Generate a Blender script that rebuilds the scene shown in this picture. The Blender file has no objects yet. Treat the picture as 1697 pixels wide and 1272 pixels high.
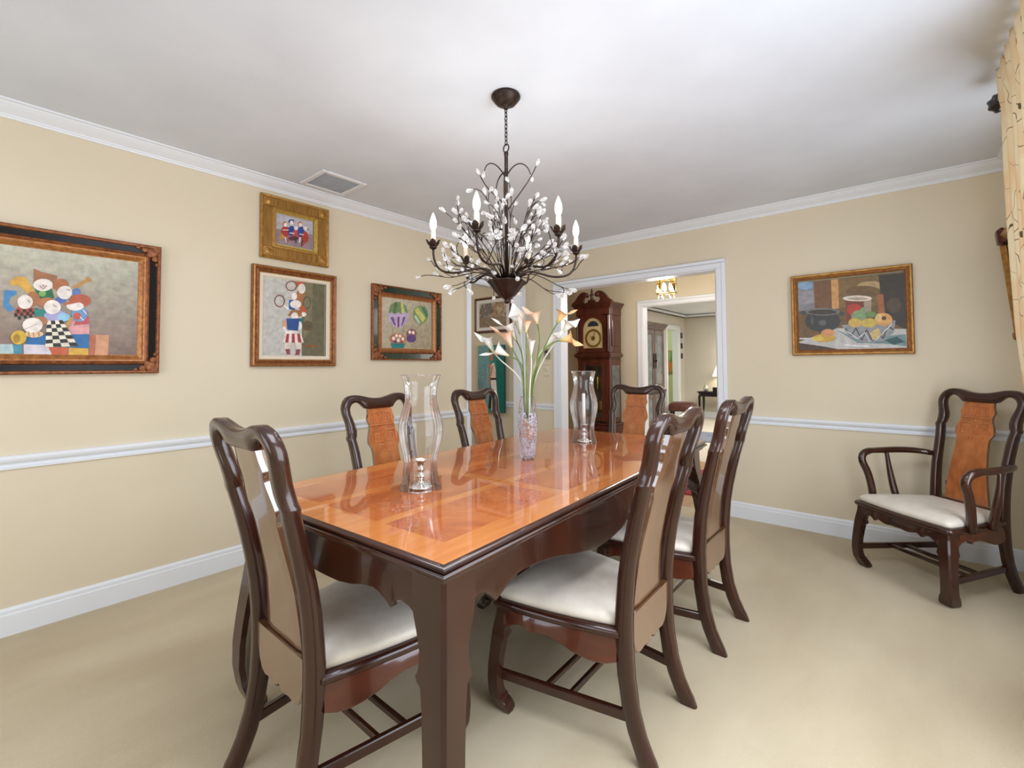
import bpy, bmesh, math, random
from mathutils import Vector, Matrix
random.seed(7)
PI = math.pi
SC = bpy.context.scene
COL = SC.collection

# ---------------------------------------------------------------- helpers
def lin(c):
    out = []
    for v in c[:3]:
        v = v / 255.0
        out.append(v / 12.92 if v <= 0.04045 else ((v + 0.055) / 1.055) ** 2.4)
    return tuple(out) + (1.0,)

class MB:
    """collects vertices and faces and links them as ONE mesh object"""
    def __init__(s):
        s.v, s.f, s.m, s.sm, s.c = [], [], [], [], []
    def add(s, vs, fs, m=0, smooth=True, col=None):
        b = len(s.v)
        s.v += [tuple(p) for p in vs]
        for f in fs:
            s.f.append([b + i for i in f]); s.m.append(m); s.sm.append(smooth); s.c.append(col)
        return s
    def box(s, x0, x1, y0, y1, z0, z1, m=0, col=None):
        vs = [(x, y, z) for z in (z0, z1) for y in (y0, y1) for x in (x0, x1)]
        return s.add(vs, [(0, 2, 3, 1), (4, 5, 7, 6), (0, 1, 5, 4), (2, 6, 7, 3), (0, 4, 6, 2), (1, 3, 7, 5)], m, False, col)
    def rbox(s, x0, x1, y0, y1, z0, z1, r=0.004, m=0):
        """box with chamfered vertical and horizontal edges"""
        r = min(r, (x1 - x0) * .45, (y1 - y0) * .45, (z1 - z0) * .45)
        def ring(i, z):
            a, b, c, d = x0 + i, x1 - i, y0 + i, y1 - i
            return [(a + r, c, z), (b - r, c, z), (b, c + r, z), (b, d - r, z), (b - r, d, z), (a + r, d, z), (a, d - r, z), (a, c + r, z)]
        return s.loft([ring(r, z0), ring(0, z0 + r), ring(0, z1 - r), ring(r, z1)], m=m, smooth=False)
    def loft(s, rings, closed=True, cap=True, m=0, smooth=True, loop=False, col=None):
        n = len(rings[0]); vs = [p for r in rings for p in r]; fs = []
        k = n if closed else n - 1
        R = len(rings)
        for i in range(R if loop else R - 1):
            i2 = (i + 1) % R
            for j in range(k):
                j2 = (j + 1) % n
                fs.append((i * n + j, i * n + j2, i2 * n + j2, i2 * n + j))
        if cap and closed and not loop:
            fs.append(tuple(range(n - 1, -1, -1))); fs.append(tuple((R - 1) * n + j for j in range(n)))
        return s.add(vs, fs, m, smooth, col)
    def tube(s, pts, r, n=8, m=0, cap=True, smooth=True):
        pts = [Vector(p) for p in pts]
        rs = r if isinstance(r, (list, tuple)) else [r] * len(pts)
        rings = []; up = None
        for i, p in enumerate(pts):
            t = (pts[min(i + 1, len(pts) - 1)] - pts[max(i - 1, 0)])
            if t.length < 1e-9: t = Vector((0, 0, 1))
            t.normalize()
            if up is None:
                up = Vector((0, 0, 1)) if abs(t.z) < .9 else Vector((1, 0, 0))
            a = up - t * up.dot(t)
            if a.length < 1e-6: a = t.orthogonal()
            a.normalize(); b = t.cross(a); up = a
            rings.append([p + a * (rs[i] * math.cos(2 * PI * k / n)) + b * (rs[i] * math.sin(2 * PI * k / n)) for k in range(n)])
        return s.loft(rings, cap=cap, m=m, smooth=smooth)
    def lathe(s, prof, n=24, c=(0, 0, 0), m=0, cap=False, smooth=True, col=None):
        rings = [[(c[0] + r * math.cos(2 * PI * k / n), c[1] + r * math.sin(2 * PI * k / n), c[2] + z) for k in range(n)] for r, z in prof]
        return s.loft(rings, cap=cap, m=m, smooth=smooth, col=col)
    def bar(s, p, q, w, h, m=0, r=.003):
        """chamfered bar from p to q, w across, h up"""
        p, q = Vector(p), Vector(q); t = (q - p).normalized()
        up = Vector((0, 0, 1)) if abs(t.z) < .95 else Vector((1, 0, 0))
        a = t.cross(up).normalized(); b = a.cross(t)
        w, h = w / 2, h / 2
        sec = [(-w + r, -h), (w - r, -h), (w, -h + r), (w, h - r), (w - r, h), (-w + r, h), (-w, h - r), (-w, -h + r)]
        return s.loft([[o + a * x + b * y for x, y in sec] for o in (p, q)], m=m, smooth=False)
    def prism(s, poly, a, b, fn, m=0):
        """polygon extruded between levels a and b; fn(x, y, level) -> point"""
        n = len(poly)
        vs = [fn(x, y, a) for x, y in poly] + [fn(x, y, b) for x, y in poly]
        fs = [tuple(range(n))[::-1], tuple(range(n, 2 * n))] + [(i, (i + 1) % n, n + (i + 1) % n, n + i) for i in range(n)]
        return s.add(vs, fs, m, False)
    def rects(s, rings, mats=None, smooth=False):
        """mitred rectangular rings (half width, half height, y) lofted, in the x-z plane"""
        for k in range(len(rings) - 1):
            R = []
            for hw, hh, y in rings[k:k + 2]:
                R.append([(-hw, y, -hh), (hw, y, -hh), (hw, y, hh), (-hw, y, hh)])
            s.loft(R, cap=False, m=(mats[k] if mats else 0), smooth=smooth)
        return s
    def build(s, name, mats, parent=None, recalc=True, angle=None, bevel=0):
        me = bpy.data.meshes.new(name)
        me.from_pydata(s.v, [], s.f)
        if not isinstance(mats, (list, tuple)): mats = [mats]
        for mt in mats: me.materials.append(mt)
        me.polygons.foreach_set('material_index', s.m)
        me.polygons.foreach_set('use_smooth', s.sm)
        if any(c is not None for c in s.c):
            at = me.color_attributes.new('Col', 'FLOAT_COLOR', 'CORNER')
            for p, c in zip(me.polygons, s.c):
                c = c or (1, 1, 1, 1)
                for li in p.loop_indices: at.data[li].color = c
        if recalc or bevel:
            bm = bmesh.new(); bm.from_mesh(me)
            if recalc: bmesh.ops.recalc_face_normals(bm, faces=bm.faces)
            bm.to_mesh(me); bm.free()
        if angle is not None:
            me.set_sharp_from_angle(angle=math.radians(angle))
        me.update()
        o = bpy.data.objects.new(name, me); COL.objects.link(o)
        if parent: o.parent = parent
        if bevel:
            md = o.modifiers.new('edge', 'BEVEL'); md.width = bevel; md.segments = 2; md.limit_method = 'ANGLE'; md.angle_limit = math.radians(40)
        return o

def thing(name, label, cat, loc=(0, 0, 0), rz=0.0, group=None):
    o = bpy.data.objects.new(name, None); COL.objects.link(o)
    o.empty_display_size = .1
    o.location = loc; o.rotation_euler = (0, 0, rz)
    return tag(o, label, cat, group)
def tag(o, label, cat, group=None):
    o['label'] = label; o['category'] = cat
    if group: o['group'] = group
    return o
def struct(o):
    o['kind'] = 'structure'; return o
def dup(o, parent=None):
    c = o.copy(); COL.objects.link(c)
    if parent: c.parent = parent
    for ch in list(o.children): dup(ch, c)
    return c
def smoothstep_tab(tab, x):
    """piecewise smooth interpolation of a table [(x, y), ...]"""
    if x <= tab[0][0]: return tab[0][1]
    for (a, b), (c, d) in zip(tab, tab[1:]):
        if x <= c:
            return b + (d - b) * (x - a) / (c - a)
    return tab[-1][1]
def bez(p0, p1, p2, p3, n=12):
    p0, p1, p2, p3 = map(Vector, (p0, p1, p2, p3)); out = []
    for i in range(n + 1):
        t = i / n; u = 1 - t
        out.append(p0 * u**3 + p1 * (3 * u * u * t) + p2 * (3 * u * t * t) + p3 * t**3)
    return out

# ---------------------------------------------------------------- materials
def nt(name):
    m = bpy.data.materials.new(name); m.use_nodes = True
    n = m.node_tree.nodes; l = m.node_tree.links
    return m, n, l, n['Principled BSDF']
def plain(name, c, rough=.5, metal=0, coat=0, spec=.5, bump=None, vary=None, sheen=0, emit=None):
    """principled material; vary=(second colour, scale, stretch) mottles, bump=(scale, strength)"""
    m, n, l, b = nt(name)
    b.inputs['Base Color'].default_value = lin(c)
    b.inputs['Roughness'].default_value = rough; b.inputs['Metallic'].default_value = metal
    b.inputs['Coat Weight'].default_value = coat; b.inputs['Coat Roughness'].default_value = .05
    b.inputs['Specular IOR Level'].default_value = spec
    if sheen: b.inputs['Sheen Weight'].default_value = sheen
    if emit:
        b.inputs['Emission Color'].default_value = lin(emit[0]); b.inputs['Emission Strength'].default_value = emit[1]
    tc = n.new('ShaderNodeTexCoord')
    if vary:
        mp = n.new('ShaderNodeMapping'); mp.inputs['Scale'].default_value = vary[2] if len(vary) > 2 else (1, 1, 1)
        nz = n.new('ShaderNodeTexNoise'); nz.inputs['Scale'].default_value = vary[1]; nz.inputs['Detail'].default_value = 5
        cr = n.new('ShaderNodeValToRGB')
        cr.color_ramp.elements[0].position = .34; cr.color_ramp.elements[1].position = .66
        cr.color_ramp.elements[0].color = lin(c); cr.color_ramp.elements[1].color = lin(vary[0])
        l.new(tc.outputs['Object'], mp.inputs['Vector']); l.new(mp.outputs[0], nz.inputs['Vector'])
        l.new(nz.outputs['Fac'], cr.inputs['Fac']); l.new(cr.outputs[0], b.inputs['Base Color'])
    if bump:
        nb = n.new('ShaderNodeTexNoise'); nb.inputs['Scale'].default_value = bump[0]; nb.inputs['Detail'].default_value = 4
        bp = n.new('ShaderNodeBump'); bp.inputs['Strength'].default_value = bump[1]; bp.inputs['Distance'].default_value = bump[2] if len(bump) > 2 else .01
        l.new(tc.outputs['Object'], nb.inputs['Vector']); l.new(nb.outputs['Fac'], bp.inputs['Height']); l.new(bp.outputs[0], b.inputs['Normal'])
    return m
def colmat(name, rough=.6, mult=1.0, grain=40, trans=0):
    """colours come from the mesh's own colour attribute, broken up by brush noise"""
    m, n, l, b = nt(name)
    at = n.new('ShaderNodeAttribute'); at.attribute_name = 'Col'
    tc = n.new('ShaderNodeTexCoord'); nz = n.new('ShaderNodeTexNoise'); nz.inputs['Scale'].default_value = grain; nz.inputs['Detail'].default_value = 6
    mr = n.new('ShaderNodeMapRange'); mr.inputs['From Min'].default_value = .3; mr.inputs['From Max'].default_value = .7
    mr.inputs['To Min'].default_value = .78 * mult; mr.inputs['To Max'].default_value = 1.12 * mult
    mx = n.new('ShaderNodeVectorMath'); mx.operation = 'SCALE'
    l.new(tc.outputs['Object'], nz.inputs['Vector']); l.new(nz.outputs['Fac'], mr.inputs['Value'])
    l.new(at.outputs['Color'], mx.inputs[0]); l.new(mr.outputs[0], mx.inputs['Scale']); l.new(mx.outputs[0], b.inputs['Base Color'])
    b.inputs['Roughness'].default_value = rough
    if trans:
        b.inputs['Subsurface Weight'].default_value = trans; b.inputs['Subsurface Radius'].default_value = (.01, .008, .006)
    return m
def thin_glass(name, tint=(245, 248, 248), edge=(120, 124, 124), gloss=1.0, haze=0):
    m = bpy.data.materials.new(name); m.use_nodes = True
    n = m.node_tree.nodes; l = m.node_tree.links; n.clear()
    o = n.new('ShaderNodeOutputMaterial'); mix = n.new('ShaderNodeMixShader'); tr = n.new('ShaderNodeBsdfTransparent'); gl = n.new('ShaderNodeBsdfGlossy')
    lw = n.new('ShaderNodeLayerWeight'); lw.inputs['Blend'].default_value = .35
    cr = n.new('ShaderNodeValToRGB'); cr.color_ramp.elements[0].position = .55; cr.color_ramp.elements[0].color = lin(tint); cr.color_ramp.elements[1].position = .99; cr.color_ramp.elements[1].color = lin(edge)
    fr = n.new('ShaderNodeFresnel'); fr.inputs['IOR'].default_value = 1.5
    mu = n.new('ShaderNodeMath'); mu.operation = 'MULTIPLY'; mu.inputs[1].default_value = gloss
    gl.inputs['Roughness'].default_value = .02; gl.inputs['Color'].default_value = (1, 1, 1, 1)
    l.new(lw.outputs['Facing'], cr.inputs['Fac']); l.new(cr.outputs[0], tr.inputs['Color'])
    l.new(fr.outputs[0], mu.inputs[0]); l.new(mu.outputs[0], mix.inputs['Fac'])
    l.new(tr.outputs[0], mix.inputs[1]); l.new(gl.outputs[0], mix.inputs[2])
    hz = n.new('ShaderNodeMixShader'); hz.inputs['Fac'].default_value = haze; df = n.new('ShaderNodeBsdfTranslucent'); df.inputs['Color'].default_value = (1, 1, 1, 1)  # white translucent mix lightens the glass in place of reflections
    l.new(mix.outputs[0], hz.inputs[1]); l.new(df.outputs[0], hz.inputs[2]); l.new(hz.outputs[0], o.inputs['Surface'])
    return m

M = {}
M['wall'] = plain('cream wall paint', (225, 213, 188), .75, vary=((221, 208, 182), 1.2), bump=(220, .06, .002))
M['ceiling'] = plain('textured ceiling paint', (222, 227, 235), .9, bump=(30, .16, .006), vary=((215, 220, 228), 2.5))
M['trim'] = plain('white trim paint', (234, 238, 244), .38)
M['carpet'] = plain('beige cut pile carpet', (218, 203, 172), .95, bump=(420, .7, .008), vary=((200, 183, 150), 2.6, (1, .35, 1)), sheen=.15, spec=.1)
M['carpet_far'] = plain('pale far carpet', (214, 205, 188), .95, bump=(300, .5, .006), spec=.1)
M['floor_wood'] = plain('oak boards', (196, 150, 104), .35, vary=((168, 120, 78), 5, (8, .6, 1)), coat=.3)
M['dark'] = plain('espresso lacquered wood', (44, 20, 12), .24, coat=.4, vary=((60, 29, 18), 9, (1, 1, .15)))
M['mahog'] = plain('red mahogany lacquer', (96, 44, 24), .24, coat=.5, vary=((66, 29, 18), 10, (.25, .25, 1)))
M['backpanel'] = plain('back lacquer lightened for reflections', (114, 79, 52), .2, coat=1, vary=((100, 66, 42), 6, (1, 1, .3)))  # base lightened and coat strengthened to imitate reflections on the chair backs
M['backpanel'].node_tree.nodes['Principled BSDF'].inputs['Coat IOR'].default_value = 2.15
M['splat'] = plain('orange burl splat veneer', (188, 114, 60), .3, coat=.45, vary=((156, 86, 40), 26, (1, 1, .4)))
M['carve'] = plain('carved fretwork wood', (176, 98, 48), .3, coat=.4, vary=((206, 128, 74), 60))  # mottled tone of the raised fretwork lines
M['seat'] = plain('ivory damask seat', (226, 217, 203), .42, vary=((214, 204, 190), 18), bump=(240, .12, .002), sheen=.2)
M['silver'] = plain('polished silver', (225, 222, 220), .12, metal=1)
M['iron'] = plain('oil rubbed bronze', (58, 42, 34), .42, metal=.6, vary=((38, 26, 21), 60))
M['sleeve'] = plain('ivory candle sleeve', (236, 214, 188), .5)
M['wax'] = plain('white candle wax', (246, 243, 236), .4)
M['vent'] = plain('vent enamel', (232, 233, 235), .5)
M['ventdark'] = plain('vent backing enamel', (214, 215, 218), .6)  # slightly darker grey for the backing behind the slats
M['plate'] = plain('ivory switch plate', (226, 216, 190), .4)
M['plategrey'] = plain('grey thermostat plastic', (150, 142, 128), .5)
M['slot'] = plain('outlet slot', (60, 52, 44), .6)
M['gold'] = plain('gilt frame', (186, 140, 68), .35, metal=.45, vary=((150, 104, 44), 40), bump=(150, .25, .003))
M['goldinner'] = plain('brown gold inner band', (182, 122, 66), .38, metal=.35, vary=((146, 90, 44), 60), bump=(160, .2, .002))
M['goldpale'] = plain('pale gilt bevel', (214, 184, 100), .32, metal=.5, vary=((190, 152, 70), 60))
M['goldbrown'] = plain('brown gilt', (158, 96, 52), .38, metal=.35, vary=((112, 62, 34), 55), bump=(200, .35, .003))
M['black'] = plain('black frame lacquer', (9, 8, 8), .28, spec=.2)
M['greenlac'] = plain('dark green frame lacquer', (16, 54, 34), .2, coat=.5, vary=((10, 34, 24), 30))
M['linen'] = plain('cream linen liner', (226, 212, 190), .8)
M['paint'] = colmat('oil paint', .45, 1.0, 36)
M['petal'] = colmat('calla petal', .5, 1.0, 22, trans=.25)
M['stem'] = plain('green flower stem', (122, 142, 74), .45, vary=((86, 112, 52), 14))
M['stemwhite'] = plain('white flower stem', (232, 232, 218), .45, vary=((206, 214, 186), 10))
M['bead'] = plain('grey glass chips', (236, 232, 240), .3, vary=((196, 188, 198), 30), emit=((220, 214, 224), .12))  # weak emission added to brighten the chips inside the vase
M['beadcopper'] = plain('copper tinted glass chips', (228, 180, 150), .3, vary=((206, 160, 140), 30), emit=((220, 160, 130), .08))  # copper chips get a weak added emission too
M['glass'] = thin_glass('hurricane glass', (251, 251, 250), (200, 200, 196), .9, .05)
M['vaseglass'] = thin_glass('vase glass', (252, 252, 254), (200, 204, 212), .8)
M['pane'] = thin_glass('clock glass pane', (235, 238, 236), (190, 195, 190), 1.4)
M['windowpane'] = thin_glass('window pane', (248, 250, 250), (200, 205, 205), 1.0)
M['clockwood'] = plain('cherry clock case', (92, 36, 22), .25, coat=.5, vary=((64, 24, 15), 8, (1, 1, .2)))
M['brass'] = plain('polished brass', (208, 176, 104), .2, metal=1)
M['dial'] = plain('engraved brass dial', (236, 220, 176), .4, metal=.15, vary=((206, 184, 132), 60), bump=(120, .3, .002))
M['dialdark'] = plain('moon dial blue', (44, 52, 66), .4)
M['armoire'] = plain('weathered grey brown wood', (112, 96, 88), .5, vary=((82, 66, 60), 12, (2, 2, .3)))
M['armoiredark'] = plain('dark armoire moulding', (60, 47, 42), .55, vary=((84, 70, 66), 14))  # darker brown for the waist moulding
M['armoirepane'] = plain('armoire grey panel', (120, 124, 122), .25, vary=((92, 96, 96), 8))
M['leather'] = plain('brown leather', (96, 52, 42), .4, bump=(90, .15, .004), vary=((74, 38, 30), 12))
M['darkpaint'] = plain('black painted wood', (26, 23, 22), .35)
M['shade'] = plain('white lamp shade', (248, 244, 232), .8, emit=((255, 240, 210), 1.6))
M['ceramic'] = plain('white ceramic', (220, 216, 208), .25, vary=((120, 116, 108), 16))
M['greenwall'] = plain('pale green wall', (206, 212, 170), .8)
M['wall_living'] = plain('greige wall', (208, 202, 190), .8)
M['finial'] = plain('black rod', (20, 19, 18), .28, coat=.3)
M['redwood'] = plain('dark red carved frame', (92, 34, 18), .3, metal=.2, vary=((54, 18, 10), 70), bump=(160, .4, .004))
M['mirrorback'] = plain('aged mirror', (190, 186, 176), .05, metal=1)
def emis(name, c, s):
    m = bpy.data.materials.new(name); m.use_nodes = True
    n = m.node_tree.nodes; n.clear()
    o = n.new('ShaderNodeOutputMaterial'); e = n.new('ShaderNodeEmission'); e.inputs['Color'].default_value = lin(c); e.inputs['Strength'].default_value = s
    m.node_tree.links.new(e.outputs[0], o.inputs['Surface']); return m
M['bulb'] = emis('lit candle bulb', (255, 248, 234), 3.2)
M['bulbfar'] = emis('lit lantern bulb', (255, 244, 220), 7)
# crystal drops: clear glass with a faint emission that imitates scattered bulb light
def crystal():
    m, n, l, b = nt('clear crystal')
    o = n['Material Output']
    b.inputs['Base Color'].default_value = (.97, .97, 1, 1); b.inputs['Transmission Weight'].default_value = .88; b.inputs['Roughness'].default_value = .04
    b.inputs['IOR'].default_value = 1.5; b.inputs['Coat Weight'].default_value = .6
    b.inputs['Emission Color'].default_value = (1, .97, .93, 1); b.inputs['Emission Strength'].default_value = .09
    return m
M['crystal'] = crystal()
# table top: mitred border, burl field, cross bands; mapped on the table's own coordinates
def tabletop_mat():
    m, n, l, b = nt('burl table top')
    tc = n.new('ShaderNodeTexCoord'); sp = n.new('ShaderNodeSeparateXYZ'); l.new(tc.outputs['Object'], sp.inputs[0])
    def math_(op, a, v=None, c=None):
        k = n.new('ShaderNodeMath'); k.operation = op
        for i, x in enumerate((a, v, c)):
            if x is None: continue
            if isinstance(x, (int, float)): k.inputs[i].default_value = x
            else: l.new(x, k.inputs[i])
        return k.outputs[0]
    ax = math_('ABSOLUTE', sp.outputs['X']); ay = math_('ABSOLUTE', sp.outputs['Y'])
    bx = math_('GREATER_THAN', ax, .53 - .112); by = math_('GREATER_THAN', ay, 1.1 - .112)
    border = math_('MAXIMUM', bx, by)
    d1 = math_('LESS_THAN', math_('ABSOLUTE', math_('SUBTRACT', ax, .155)), .022)
    d2 = math_('LESS_THAN', math_('ABSOLUTE', math_('SUBTRACT', ay, .40)), .026)
    band = math_('MAXIMUM', d1, d2)
    light = math_('MAXIMUM', border, band)
    n1 = n.new('ShaderNodeTexNoise'); n1.inputs['Scale'].default_value = 5.5; n1.inputs['Detail'].default_value = 9; n1.inputs['Distortion'].default_value = 1.6; n1.inputs['Roughness'].default_value = .66
    l.new(tc.outputs['Object'], n1.inputs['Vector'])
    c1 = n.new('ShaderNodeValToRGB'); e = c1.color_ramp.elements
    e[0].position = .3; e[0].color = lin((156, 72, 26)); e[1].position = .72; e[1].color = lin((206, 116, 50))
    k = c1.color_ramp.elements.new(.5); k.color = lin((186, 94, 36))
    l.new(n1.outputs['Fac'], c1.inputs['Fac'])
    mp = n.new('ShaderNodeMapping'); mp.inputs['Scale'].default_value = (9, 1.2, 1)
    n2 = n.new('ShaderNodeTexNoise'); n2.inputs['Scale'].default_value = 4; n2.inputs['Detail'].default_value = 6
    l.new(tc.outputs['Object'], mp.inputs['Vector']); l.new(mp.outputs[0], n2.inputs['Vector'])
    c2 = n.new('ShaderNodeValToRGB'); e = c2.color_ramp.elements
    e[0].position = .3; e[0].color = lin((196, 110, 46)); e[1].position = .7; e[1].color = lin((212, 132, 62))
    l.new(n2.outputs['Fac'], c2.inputs['Fac'])
    mx = n.new('ShaderNodeMix'); mx.data_type = 'RGBA'
    l.new(light, mx.inputs['Factor']); l.new(c1.outputs[0], mx.inputs['A']); l.new(c2.outputs[0], mx.inputs['B'])
    l.new(mx.outputs['Result'], b.inputs['Base Color'])
    b.inputs['Roughness'].default_value = .25; b.inputs['Coat Weight'].default_value = 1.0; b.inputs['Coat Roughness'].default_value = .015; b.inputs['Coat IOR'].default_value = 1.42
    return m
M['burl'] = tabletop_mat()
def curtain_mat():
    m, n, l, b = nt('floral curtain cloth')
    tc = n.new('ShaderNodeTexCoord')
    base = n.new('ShaderNodeTexNoise'); base.inputs['Scale'].default_value = 5; l.new(tc.outputs['UV'], base.inputs['Vector'])
    cr = n.new('ShaderNodeValToRGB'); e = cr.color_ramp.elements
    e[0].position = .45; e[0].color = lin((230, 214, 176)); e[1].position = .66; e[1].color = lin((226, 192, 146))
    l.new(base.outputs['Fac'], cr.inputs['Fac'])
    # twigs: thin contour lines of a noise field; leaves: voronoi spots
    tw = n.new('ShaderNodeTexNoise'); tw.inputs['Scale'].default_value = 7; tw.inputs['Detail'].default_value = 1; l.new(tc.outputs['UV'], tw.inputs['Vector'])
    def mth(op, a, v):
        k = n.new('ShaderNodeMath'); k.operation = op; l.new(a, k.inputs[0]); k.inputs[1].default_value = v; return k.outputs[0]
    line = mth('LESS_THAN', mth('ABSOLUTE', mth('SUBTRACT', tw.outputs['Fac'], .5), 0), .0035)
    vo = n.new('ShaderNodeTexVoronoi'); vo.inputs['Scale'].default_value = 11; l.new(tc.outputs['UV'], vo.inputs['Vector'])
    spot = mth('LESS_THAN', vo.outputs['Distance'], .14)
    lc = n.new('ShaderNodeMix'); lc.data_type = 'RGBA'
    sepc = n.new('ShaderNodeSeparateColor'); l.new(vo.outputs['Color'], sepc.inputs[0])
    pick = mth('GREATER_THAN', sepc.outputs['Red'], .5)
    l.new(pick, lc.inputs['Factor']); lc.inputs['A'].default_value = lin((120, 134, 100)); lc.inputs['B'].default_value = lin((198, 120, 78))
    m1 = n.new('ShaderNodeMix'); m1.data_type = 'RGBA'; l.new(line, m1.inputs['Factor']); l.new(cr.outputs[0], m1.inputs['A']); m1.inputs['B'].default_value = lin((96, 74, 44))
    m2 = n.new('ShaderNodeMix'); m2.data_type = 'RGBA'; l.new(spot, m2.inputs['Factor']); l.new(m1.outputs['Result'], m2.inputs['A']); l.new(lc.outputs['Result'], m2.inputs['B'])
    l.new(m2.outputs['Result'], b.inputs['Base Color']); b.inputs['Roughness'].default_value = .8
    return m
M['curtain'] = curtain_mat()
def rug_mat(name, a, b_, c, sc):
    m, n, l, b = nt(name)
    tc = n.new('ShaderNodeTexCoord'); vo = n.new('ShaderNodeTexVoronoi'); vo.inputs['Scale'].default_value = sc; l.new(tc.outputs['Object'], vo.inputs['Vector'])
    cr = n.new('ShaderNodeValToRGB'); cr.color_ramp.interpolation = 'CONSTANT'; e = cr.color_ramp.elements
    e[0].color = lin(c); e[1].position = .22; e[1].color = lin(a); k = e.new(.62); k.color = lin(b_)
    l.new(vo.outputs['Distance'], cr.inputs['Fac']); l.new(cr.outputs[0], b.inputs['Base Color']); b.inputs['Roughness'].default_value = .95
    return m
M['redrug'] = rug_mat('red oriental rug', (150, 40, 50), (70, 40, 60), (214, 190, 180), 9)
M['bluerug'] = plain('blue grey striped rug', (84, 92, 112), .95, vary=((150, 152, 160), 3, (1, 14, 1)))
BULBW = 1.15
LP = dict(win=66, rear=33, soft2=24, hall=22, hallfill=16, side=16, living=110, lamp=9, green=22, exp=0.12)
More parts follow.
